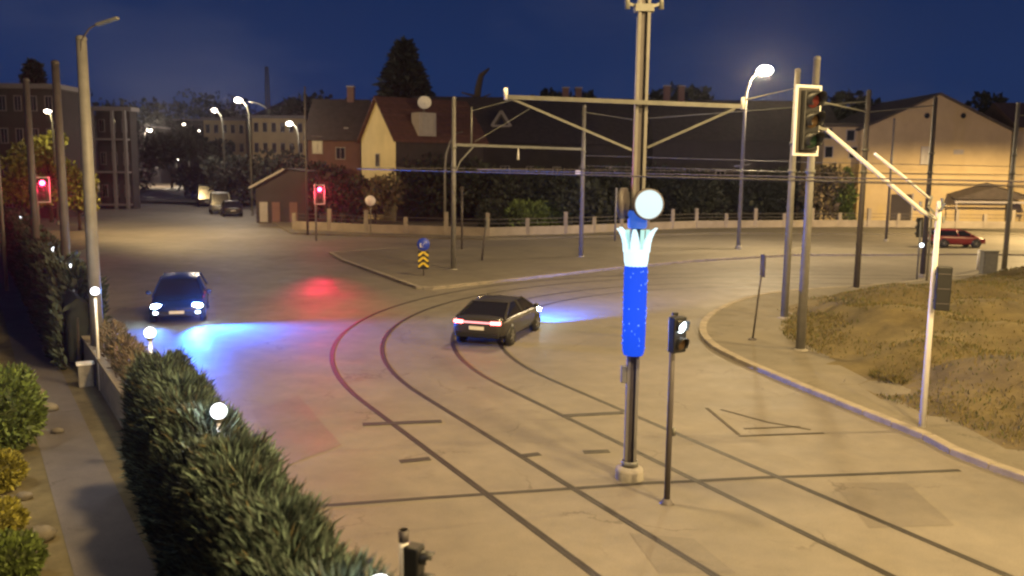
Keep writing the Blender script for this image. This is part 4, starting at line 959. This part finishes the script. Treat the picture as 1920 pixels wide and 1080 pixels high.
def gable_house(label, p0, ang, W, L, ze, zr, wall, roof, over=.35, name='house', z0=0.0, chimneys=(), group=None, side=None):
    """gable of width W from p0 along direction ang; the house runs back L to its left-hand normal"""
    t = thing(name, label, 'house' if name == 'house' else 'building', p0, ang, group)
    vs = [(0, 0, z0), (W, 0, z0), (W, 0, ze), (W / 2, 0, zr), (0, 0, ze)]; b = [(x, L, z) for x, y, z in vs]
    MB().add(vs, [(0, 1, 2, 3, 4)]).build('wall', M[wall], t); MB().add(b, [(4, 3, 2, 1, 0)]).build('back_wall', M[wall], t); MB().add([(x + (.002 if x else -.002) * 0, y, z) for x, y, z in vs + b], [(0, 5, 6, 1), (1, 6, 7, 2), (4, 9, 5, 0)]).build('side_wall', M[side or wall], t)
    sl = (zr - ze) / (W / 2)
    for s in (0, 1):
        e = -over if s == 0 else W + over; r = MB(); zz = ze - over * sl
        vs = [(e, -over, zz + .03), (W / 2, -over, zr + .03), (W / 2, L + over, zr + .03), (e, L + over, zz + .03)]
        r.add(vs + [(x, y, z + .22) for x, y, z in vs], [(3, 2, 1, 0), (4, 5, 6, 7), (0, 1, 5, 4), (2, 3, 7, 6), (3, 0, 4, 7)]); ro = r.build('roof', M[roof], t)
        k = int(math.hypot(W / 2, zr - ze) / .75)
        rw = MB()
        for i in range(1, k):
            f = i / k; x = e + (W / 2 - e) * f; z = zz + (zr - zz) * f + .26; rw.box((x, L / 2, z), (.10, L + 2 * over, .05))
        kind(rw.build('tile_rows', M[roof], ro), 'stuff')
    for (cx, cy, chh) in chimneys:
        zc = zr - abs(cx - W / 2) * sl; c_ = MB().box((cx, cy, zc + chh / 2 - .3), (.6, .6, chh + .6)).build('chimney', M['redwall'], t); MB().box((cx, cy, zc + chh + .06), (.78, .78, .12)).build('chimney_cap', M['trim'], c_)
    return t
FN = face_rot(0, -1)
# yellow gabled house: the gable is turned to the left
ga = R_(-56); Wg = 8.3
lp = D(679, 400, 97.0); p0 = Vector((lp.x, lp.y, 0)); zE = D(680, 262, 97).z; zR = D(706, 188, 96).z
t = gable_house('narrow yellow gabled house with a steep dark red roof', p0, ga, Wg, 10.5, zE, zR, 'ygable', 'roof', .4, side='darkwall')  # shade on the long side is put into its colour, dark instead of yellow
window(t, (Wg * .5, -.02, zE - 2.2), FN, .9, 1.3); window(t, (Wg * .5, -.02, 2.4), FN, 1.0, 1.3)
# dormer and dish on the right slope
dm = MB(); dx_ = Wg * .88; zz = zE + (zR - zE) * .24; dm.box((dx_ + .3, 3.6, zz + .5), (1.7, 2.0, 2.4)); dm.build('dormer', M['trim'], t)
window(t, (dx_ + 1.17, 3.6, zz + .55), face_rot(1, 0), 1.3, 1.7, 'trim', 'winp')
MB().lathe([(0, .0), (.4, .06), (.72, .22)], (Wg * .80, 4.2, zE + (zR - zE) * .40 + 2.1), 18, face_rot(.9, -.5, .35)).build('satellite_dish', M['white'], t)
MB().tube([(Wg * .76, 4.2, zE + (zR - zE) * .45), (Wg * .80, 4.2, zE + (zR - zE) * .4 + 2.1)], .06, 6).build('dish_arm', M['galv'], t)
# long brown roofed building behind
a, b = D(775, 300, 112), D(1215, 300, 112); zr_, ze_ = D(1000, 183, 116).z, D(1000, 268, 108).z
Lw = b.x - a.x; t = thing('building', 'long dark building with a brown roof and two triangular dormers behind the garden', 'building', (a.x, 108, 0))
MB().box((Lw / 2, 5, ze_ / 2), (Lw, 10, ze_)).build('wall', M['darkwall'], t)
MB().add([(-.5, -.6, ze_ - .1), (Lw + .5, -.6, ze_ - .1), (Lw + .5, 8, zr_), (-.5, 8, zr_), (-.5, 11.5, ze_), (Lw + .5, 11.5, ze_)], [(0, 1, 2, 3), (3, 2, 5, 4), (0, 3, 4), (1, 5, 2)]).build('roof', M['roofb'], t)
sl = (zr_ - ze_) / 8.6
for px in (830, 940):
    p = D(px, 208, 110.5); x = p.x - a.x; y = 110.2 - 108; z0_ = ze_ + (y + .6) * sl
    dmr = MB().add([(x - 1.25, y, z0_), (x + 1.25, y, z0_), (x, y, z0_ + 2.0), (x, y + 3.2, z0_ + 2.0)], [(0, 1, 2), (0, 2, 3), (1, 3, 2)]).build('dormer', M['roofb'], t)
    fr = MB(); fr.bar((x - 1.2, y - .05, z0_ + .1), (x, y - .05, z0_ + 1.95), .1, .34); fr.bar((x + 1.2, y - .05, z0_ + .1), (x, y - .05, z0_ + 1.95), .1, .34); fr.bar((x - 1.1, y - .04, z0_ + .12), (x + 1.1, y - .04, z0_ + .12), .1, .26); fr.build('dormer_frame', M['trim'], dmr)
    MB().add([(x - .55, y - .03, z0_ + .25), (x + .55, y - .03, z0_ + .25), (x, y - .03, z0_ + 1.2)], [(0, 1, 2)]).build('pane', M['glass'], dmr)
for px in (1060, 1084):
    p = D(px, 180, 116); c_ = MB().box((p.x - a.x, 7.6, zr_ + .3), (.8, .7, 1.8)).build('chimney', M['redwall'], t); MB().box((p.x - a.x, 7.6, zr_ + 1.26), (1.0, .9, .12)).build('chimney_cap', M['trim'], c_)
for i in range(9): window(t, (2 + i * (Lw - 4) / 8, -.02, 5.2), FN, 1.1, 1.4, 'trim', 'glass')
for i in range(9): window(t, (2 + i * (Lw - 4) / 8, -.02, 2.2), FN, 1.1, 1.4, 'trim', 'glass')
# second long dark roof, right of the near pole
a, b = D(1216, 300, 108), D(1560, 300, 108); zr_, ze_ = D(1350, 190, 114).z, D(1350, 262, 105).z; Lw = b.x - a.x
t = thing('building', 'long low dark building with a brown roof between the tall pole and the traffic light', 'building', (a.x, 105, 0))
MB().box((Lw / 2, 5, ze_ / 2), (Lw, 10, ze_)).build('wall', M['darkwall'], t)
MB().add([(-.0, -.6, ze_ - .1), (Lw + .5, -.6, ze_ - .1), (Lw + .5, 7, zr_), (-.0, 7, zr_), (-.0, 11, ze_), (Lw + .5, 11, ze_)], [(0, 1, 2, 3), (3, 2, 5, 4), (0, 3, 4), (1, 5, 2)]).build('roof', M['roofb'], t)
for px in (1249, 1276): p = D(px, 170, 112); c_ = MB().box((p.x - a.x, 6.5, zr_ + .45), (.75, .7, 2.2)).build('chimney', M['redwall'], t); MB().box((p.x - a.x, 6.5, zr_ + 1.6), (.95, .9, .12)).build('chimney_cap', M['trim'], c_)
for i in range(7): window(t, (2 + i * (Lw - 4) / 6, -.02, 5.0), FN, 1.1, 1.4, 'trim', 'glass')
# big ochre gabled building on the right
pl0 = D(1612, 300, 96.5); pr0 = D(1893, 300, 96.5); Wb = pr0.x - pl0.x; ze_ = D(1620, 243, 96.5).z; zr_ = D(1762, 178, 96.5).z
t = gable_house('large ochre gabled building with two small round vents, right of the traffic light', (pl0.x, 96.5, 0), 0, Wb, 16, ze_, zr_, 'ochre', 'roofb', .3, 'building')
for px in (1738, 1806):
    p = D(px, 217, 96.5); q = (p.x - pl0.x, -.02, p.z); MB().lathe([(.38, .0), (.38, .05), (.30, .05), (.30, -.02)], q, 16, FN).build('vent_frame', M['ochre'], t); MB().lathe([(0, .012), (.31, .012)], q, 16, FN).build('vent', M['glass'], t)
p = D(1736, 292, 96.5); window(t, (p.x - pl0.x, -.02, p.z), FN, 1.1, 1.9, 'trim', 'winp'); 
p = D(1797, 285, 96.5); MB().box((p.x - pl0.x, -.03, p.z), (1.1, .06, .5)).build('wall_plate', M['trim'], t)
p = D(1765, 316, 96.5); MB().box((Wb / 2, -.05, p.z), (Wb, .12, .22)).build('string_course', M['ochre'], t)
p = D(1848, 372, 96.5); x = p.x - pl0.x
cn = MB().add([(x - 4.3, -1.8, 3.0), (x + 4.3, -1.8, 3.0), (x + 4.3, 0, 3.5), (x - 4.3, 0, 3.5), (x - .0, -1.8, 4.3), (x, 0, 4.8)], [(0, 4, 5, 3), (4, 1, 2, 5), (0, 1, 4)]).build('awning', M['roofb'], t)
MB().bar((x - 4.2, -1.75, 2.7), (x + 4.2, -1.75, 2.7), .1, .22).build('awning_beam', M['trim'], t); 
for s in (-4, 4): MB().bar((x + s, -1.75, 0), (x + s, -1.75, 2.65), .12).build('awning_post', M['trim'], t)
p = D(1790, 368, 96.5); MB().lathe([(.4, 0), (.4, .05), (0, .05)], (p.x - pl0.x, -.02, p.z), 14, FN).build('vent', M['glass'], t)
p = D(1688, 395, 96.5); MB().box((p.x - pl0.x, -.03, 1.7), (2.2, .08, 3.4)).build('door', M['darkwall'], t); MB().box((p.x - pl0.x + 1.25, -.05, 1.75), (.16, .12, 3.5)).build('door_frame', M['trim'], t)
# lower ochre wing to its left and a red roofed wing to its right
a = D(1540, 300, 98); b = D(1611, 300, 98); t = thing('building', 'lower pale ochre wing left of the big gabled building', 'building', (a.x, 97.5, 0)); Lw = b.x - a.x - .05; zt_ = D(1570, 238, 97.5).z
MB().box((Lw / 2, 4, zt_ / 2), (Lw, 8, zt_)).build('wall', M['ochre'], t); MB().box((Lw / 2, 3.9, zt_ + .2), (Lw + .3, 8.4, .3)).build('roof', M['roofb'], t)
for px, py in ((1598, 254), (1603, 286), (1555, 250), (1557, 285)): p = D(px, py, 97.5); window(t, (p.x - a.x - .2, -.02, p.z), FN, .9, 1.2, 'trim', 'glass', False)
a = D(1894, 300, 99); t = thing('building', 'ochre wing with a red tiled roof at the right edge', 'building', (a.x + .1, 98.5, 0)); zt_ = D(1905, 238, 98.5).z
MB().box((7, 5, zt_ / 2), (14, 10, zt_)).build('wall', M['ochre'], t); MB().add([(-.1, -.6, zt_ - .1), (14, -.6, zt_ - .1), (14, 5, zt_ + 3.0), (-.1, 5, zt_ + 3.0), (-.1, 10.5, zt_), (14, 10.5, zt_)], [(0, 1, 2, 3), (3, 2, 5, 4), (0, 3, 4), (1, 5, 2)]).build('roof', M['roof'], t)
for i in range(4): window(t, (1.8 + i * 3.3, -.02, zt_ - 2.2), FN, 1.1, 1.5, 'trim', 'glass')
# reddish house behind the red light
a = D(578, 300, 100); b = D(676, 300, 100); Lw = b.x - a.x; ze_, zr_ = D(620, 262, 100).z, D(620, 186, 105).z
t = thing('house', 'dark reddish house with a dark roof behind the right hand red light', 'house', (a.x, 100, 0)); MB().box((Lw / 2, 5, ze_ / 2), (Lw, 10, ze_)).build('wall', M['redwall'], t)
MB().add([(-.5, -.6, ze_ - .1), (Lw + .4, -.6, ze_ - .1), (Lw + .4, 5, zr_), (-.5, 5, zr_), (-.5, 10.6, ze_), (Lw + .4, 10.6, ze_)], [(0, 1, 2, 3), (3, 2, 5, 4), (0, 3, 4), (1, 5, 2)]).build('roof', M['roofb'], t)
p = D(595, 272, 100); window(t, (p.x - a.x, -.02, p.z), FN, 1.15, 1.9, 'trim', 'winp'); window(t, (Lw * .62, -.02, ze_ - 1.5), FN, 1.0, 1.3); window(t, (Lw * .62, -.02, 2.6), FN, 1.0, 1.3); window(t, (Lw * .2, -.02, 2.6), FN, 1.0, 1.3)
c_ = MB().box((D(658, 180, 105).x - a.x, 5, zr_ + .3), (.8, .8, 2.2)).build('chimney', M['redwall'], t); MB().box((D(658, 180, 105).x - a.x, 5, zr_ + 1.45), (1, 1, .12)).build('chimney_cap', M['trim'], c_)
MB().box((Lw * .7, 1.2, ze_ + 1.2), (.5, .5, .5)).build('roof_light', M['trim'], t)
# shed with a low pitched roof
a = D(478, 300, 88); b = D(572, 300, 88); Lw = b.x - a.x; t = thing('shed', 'low dark shed with a pale edged sloping roof beside the street', 'shed', (a.x, 88, 0)); z1, z2 = D(480, 352, 88).z, D(545, 318, 88).z
MB().add([(0, 0, 0), (Lw, 0, 0), (Lw, 0, z2 - .2), (Lw * .6, 0, z2), (0, 0, z1), (0, 6, 0), (Lw, 6, 0), (Lw, 6, z2 - .2), (Lw * .6, 6, z2), (0, 6, z1)], [(0, 1, 2, 3, 4), (9, 8, 7, 6, 5), (0, 4, 9, 5), (1, 6, 7, 2)]).build('wall', M['darkwall'], t)
MB().add([(-.5, -.5, z1 + .05), (Lw * .6, -.5, z2 + .1), (Lw * .6, 6.3, z2 + .1), (-.5, 6.3, z1 + .05), (Lw + .3, -.5, z2 - .15), (Lw + .3, 6.3, z2 - .15)], [(0, 1, 2, 3), (1, 4, 5, 2)]).build('roof', M['roofb'], t); MB().bar((-.5, -.52, z1 + .0), (Lw * .6, -.52, z2 + .05), .06, .2).build('fascia', M['trim'], t)
for f in (.15, .4, .75): MB().box((Lw * f, -.04, 1.1), (.8, .08, 2.0)).build('door', M['trim'] if f == .15 else M['redwall'], t)
def flat_block(label, px0, px1, pyt, d, wall, rows, cols, balcony=False, parapet='dtrim', glass='glass', grp=None, dp=12):
    a, b = D(px0, 300, d), D(px1, 300, d); zt_ = D((px0 + px1) / 2, pyt, d).z; Lw = b.x - a.x
    t = thing('apartment_building', label, 'building', (a.x, d, 0), 0, grp); MB().box((Lw / 2, dp / 2, zt_ / 2), (Lw, dp, zt_)).build('wall', M[wall], t)
    MB().box((Lw / 2, dp / 2 - .1, zt_ + .25), (Lw + .7, dp + .6, .5)).build('roof_edge', M[parapet], t)
    for r in range(rows):
        z = (r + .55) * zt_ / rows
        for c in range(cols): window(t, ((c + .5) * Lw / cols, -.02, z), FN, min(1.3, Lw / cols * .45), min(1.5, zt_ / rows * .5), 'dtrim', glass)
        if balcony:
            MB().box((Lw / 2, -.7, z - zt_ / rows * .42), (Lw * .96, 1.4, .22)).build('balcony', M['dtrim'], t)
    if balcony:
        for f in (.03, .62, .97): MB().bar((Lw * f, -1.3, 0), (Lw * f, -1.3, zt_), .35).build('balcony_post', M['dtrim'], t)
    return t
flat_block('dark flat roofed building with a pale roof edge at the left edge', -60, 112, 166, 92, 'darkwall', 4, 6, dp=5)
flat_block('dark balcony building with pale posts beyond the thick left pole', 184, 247, 208, 112, 'darkwall', 3, 3, True, dp=2)
flat_block('dark block at the far left of the street end', 240, 300, 240, 250, 'darkwall', 3, 4)
flat_block('dim ochre apartment block lit by the double arm lamp', 384, 462, 226, 165, 'ochre', 4, 5)
flat_block('dim brown apartment block right of the double arm lamp', 474, 572, 222, 150, 'ochre', 4, 6)
flat_block('distant dark block over the street end', 300, 384, 226, 290, 'darkwall', 4, 6)
# lattice mast far off
p = D(500, 125, 330); t = thing('radio_mast', 'thin dark radio mast far off on the skyline', 'mast', (p.x, p.y, 15))
for s, q in ((-1, -1), (1, -1), (1, 1), (-1, 1)): MB().bar((s * .8, q * .8, 0), (s * .35, q * .35, p.z - 15), .3).build('leg', M['dpole'], t)
for k in range(8): MB().bar((-.75 + k * .04, -.7, k * (p.z - 15) / 8), (.7 - k * .04, -.7, (k + 1) * (p.z - 15) / 8), .18).build('lattice', M['dpole'], t)

# ------------------------------------------------------------------ trees
def tree(label, loc, h, r, n, mats, shape='round', ln=.5, wd=.14, z0=.25, name='tree', lean=0, grp=None):
    t = thing(name, label, 'tree', loc, 0, grp); P = []; Dn = []
    tr = MB(); top = h * (.75 if shape == 'round' else .95); tr.tube([(0, 0, 0), (lean * .3, 0, top * .45), (lean, 0, top)], [max(.12, h * .022), max(.09, h * .016), .04], 8); tr.build('trunk', M['bark'], t)
    if shape == 'round':
        nb = 13; lim = MB()
        for i in range(nb):
            a = i * 2.4 + random.uniform(-.4, .4); zz = h * (z0 + .1 + (1 - z0 - .22) * random.random()); q = r * random.uniform(.30, .80); c = Vector((math.cos(a) * q + lean * .7, math.sin(a) * q, zz))
            lim.tube([(lean * .3 * zz / h, 0, zz * .62), c.lerp(Vector((0, 0, zz * .75)), .45), c], [.10, .06, .03], 5)
            k = n // nb; v = RNG.normal(0, 1, (k, 3)); v /= np.linalg.norm(v, axis=1)[:, None]; rr = r * random.uniform(.30, .52)
            P.append(np.array(c) + v * (rr * RNG.random(k) ** .4)[:, None] * np.array([1, 1, .8])); Dn.append(v)
        lim.build('limbs', M['bark'], t)
    else:
        k = n; f = RNG.random(k) ** .8; z = h * (z0 + (1 - z0) * f); tier = 1 + .35 * np.sin(z * (5.5 if shape == 'conifer' else 2.2) + RNG.random(k)); rad = r * ((1 - f) ** (.75 if shape == 'conifer' else .45)) * tier * np.sqrt(RNG.random(k) * .9 + .1)
        if shape == 'column': rad = r * np.minimum(1, (1 - f) * 3.2) * np.minimum(1, f * 5 + .5) * (.85 + .2 * np.sin(z * 2.6)) * np.sqrt(RNG.random(k) * .8 + .2)
        a = RNG.random(k) * 2 * PI; P.append(np.stack([np.cos(a) * rad + lean * z / h, np.sin(a) * rad, z], 1)); Dn.append(np.stack([np.cos(a), np.sin(a), np.full(k, .0 if shape == 'conifer' else .9)], 1))
    o = leaves('crown', np.concatenate(P), np.concatenate(Dn), ln, wd, mats, t, .55); kind(o, 'stuff'); return t
def tpx(label, px, pyt, d, r, n, mats, shape='round', **k):
    p = D(px, pyt, d); return tree(label, (p.x, d, 0), p.z, r, n, mats, shape, **k)
tpx('tall dark conifer rising behind the yellow gabled house', 757, 82, 128, 5.6, 5200, M['conifer'], 'conifer', ln=1.3, wd=.32, z0=.2)
tpx('tall dark fir at the far left skyline', 62, 118, 120, 3.0, 2600, M['conifer'], 'conifer', ln=1.0, wd=.28, z0=.15)
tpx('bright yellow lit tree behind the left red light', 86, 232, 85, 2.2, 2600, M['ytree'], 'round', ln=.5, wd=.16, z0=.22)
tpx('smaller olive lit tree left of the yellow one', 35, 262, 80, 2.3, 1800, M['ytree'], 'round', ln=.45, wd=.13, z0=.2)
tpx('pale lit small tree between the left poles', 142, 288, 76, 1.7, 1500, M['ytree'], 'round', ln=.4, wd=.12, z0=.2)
p = D(912, 128, 122); t = thing('tree', 'thin bare tree with a bent tip above the long roof', 'tree', (p.x - 1.2, 122, 0)); MB().tube([(0, 0, 0), (-.2, 0, p.z * .7), (.1, 0, p.z * .86), (.5, 0, p.z * .95), (1.6, 0, p.z)], [.5, .5, .45, .38, .12], 8).build('trunk', M['bark'], t); MB().tube([(0, 0, p.z * .8), (-2.2, 0, p.z * .83)], [.2, .1], 6).tube([(0, 0, p.z * .78), (1.8, 0, p.z * .82)], [.2, .08], 6).build('limbs', M['bark'], t)
BG = [(640, 330, 86, 2.6, 2200, 'tree', 'dark shrubby tree against the yellow gable'), (703, 326, 88, 2.4, 2000, 'dry', 'reddish brown small tree below the yellow gable'),
      (800, 285, 92, 3.6, 3000, 'tree', 'dark tree left of the island pole'), (845, 300, 94, 3.2, 2400, 'tree', 'dark tree right behind the island pole'), (905, 310, 90, 3.4, 2800, 'tree', 'dark tree in the garden, right of the island pole'),
      (965, 330, 84, 2.9, 2600, 'tree', 'greenish garden tree above the boundary wall'), (1035, 322, 86, 3.4, 3000, 'tree', 'broad garden tree left of the second island pole'), (1075, 338, 82, 2.6, 2200, 'tree', 'round garden tree behind the second island pole'),
      (1130, 318, 92, 3.6, 2600, 'tree', 'dark garden tree just left of the lit pole'), (1180, 350, 90, 2.4, 1600, 'tree', 'low dark tree behind the lit ornament'), (1260, 320, 100, 4.0, 2600, 'tree', 'dark tree right of the lit ornament'), (1330, 330, 100, 3.6, 2400, 'tree', 'dark tree left of the lit curved lamp'),
      (1432, 318, 100, 4.2, 2600, 'tree', 'dark tree behind the lit curved lamp'), (1500, 300, 97, 3.6, 2400, 'tree', 'dark tree behind the traffic light board'), (1550, 308, 93, 2.5, 2200, 'dry', 'pale brown tree left of the narrow cypress'),
      (230, 300, 190, 5.0, 2200, 'tree', 'dark tree beside the far left lamp'), (318, 240, 200, 7.5, 3000, 'tree', 'big dark tree at the street end'), (385, 262, 150, 5.0, 2600, 'tree', 'dark tree behind the parked vans'), (430, 290, 122, 3.4, 2400, 'tree', 'dark tree over the parked row'), (520, 285, 110, 3.8, 2200, 'tree', 'dark tree behind the low shed'),
      (455, 300, 118, 2.5, 1600, 'tree', 'small dark tree right of the parked row'), (612, 300, 96, 2.4, 1600, 'tree', 'dark small tree beside the red light')]
for px, py, d, r, n, m_, lab in BG: tpx(lab, px, py, d, r, n, M[m_], 'round', ln=.55 if d < 130 else .95, wd=.15 if d < 130 else .3, z0=.16)
tpx('narrow cypress beside the ochre wing', 1588, 318, 92, 1.0, 2200, M['bush'], 'column', ln=.4, wd=.1, z0=.03)
for i, (px, py, d, r) in enumerate(((1590, 158, 150, 7), (1660, 172, 150, 6), (1912, 172, 150, 7), (1060, 168, 170, 7), (1280, 165, 170, 8), (600, 182, 170, 8), (235, 184, 260, 14), (330, 186, 300, 16), (420, 182, 330, 15), (560, 190, 220, 9))):
    lab = ['dark treetop over the traffic light board', 'dark treetop left of the big gable', 'dark treetop at the right edge skyline', 'dark treetop above the long brown roof', 'dark treetop right of the tall pole', 'dark treetop above the reddish house', 'dark wide treetop at the left of the far skyline', 'dark wide treetop in the middle of the far skyline', 'dark wide treetop right of the far skyline lamp', 'dark treetop left of the reddish house'][i]
    tpx(lab, px, py, d, r, 2200, M['conifer'], 'round', ln=1.3, wd=.45, z0=.25)
# trimmed shrubs behind the boundary wall
for i, (px, d, w_) in enumerate(((930, 80, 1.6), (985, 80, 2.0), (1035, 81, 1.7), (1105, 84, 1.8), (1165, 87, 1.7))):
    lab = ['leafy shrub over the wall beside the leaning post', 'arching pale leafed shrub over the boundary wall', 'green shrub over the wall below the broad garden tree', 'pale shrub right of the second island pole', 'grey green shrub left of the lit ornament'][i]
    p = D(px, 400, d); shrub(lab, (p.x, d, 0), w_, 1.35, 1500, M['bush'] if i in (1, 2) else M['tree'], .4, .08)

# ------------------------------------------------------------------ thin night haze that the lamps glow in
hm_ = bpy.data.materials.new('haze'); hm_.use_nodes = True; nt = hm_.node_tree; nt.nodes.clear()
ho = nt.nodes.new('ShaderNodeOutputMaterial'); pv = nt.nodes.new('ShaderNodeVolumePrincipled'); pv.inputs['Density'].default_value = 0.00016; pv.inputs['Color'].default_value = (.9, .9, .95, 1); pv.inputs['Anisotropy'].default_value = 0.82
nt.links.new(pv.outputs[0], ho.inputs['Volume'])
hz = MB().box((0, 660, 22), (2000, 1640, 48)).build('haze', hm_); kind(hz, 'stuff', 'thin night air')
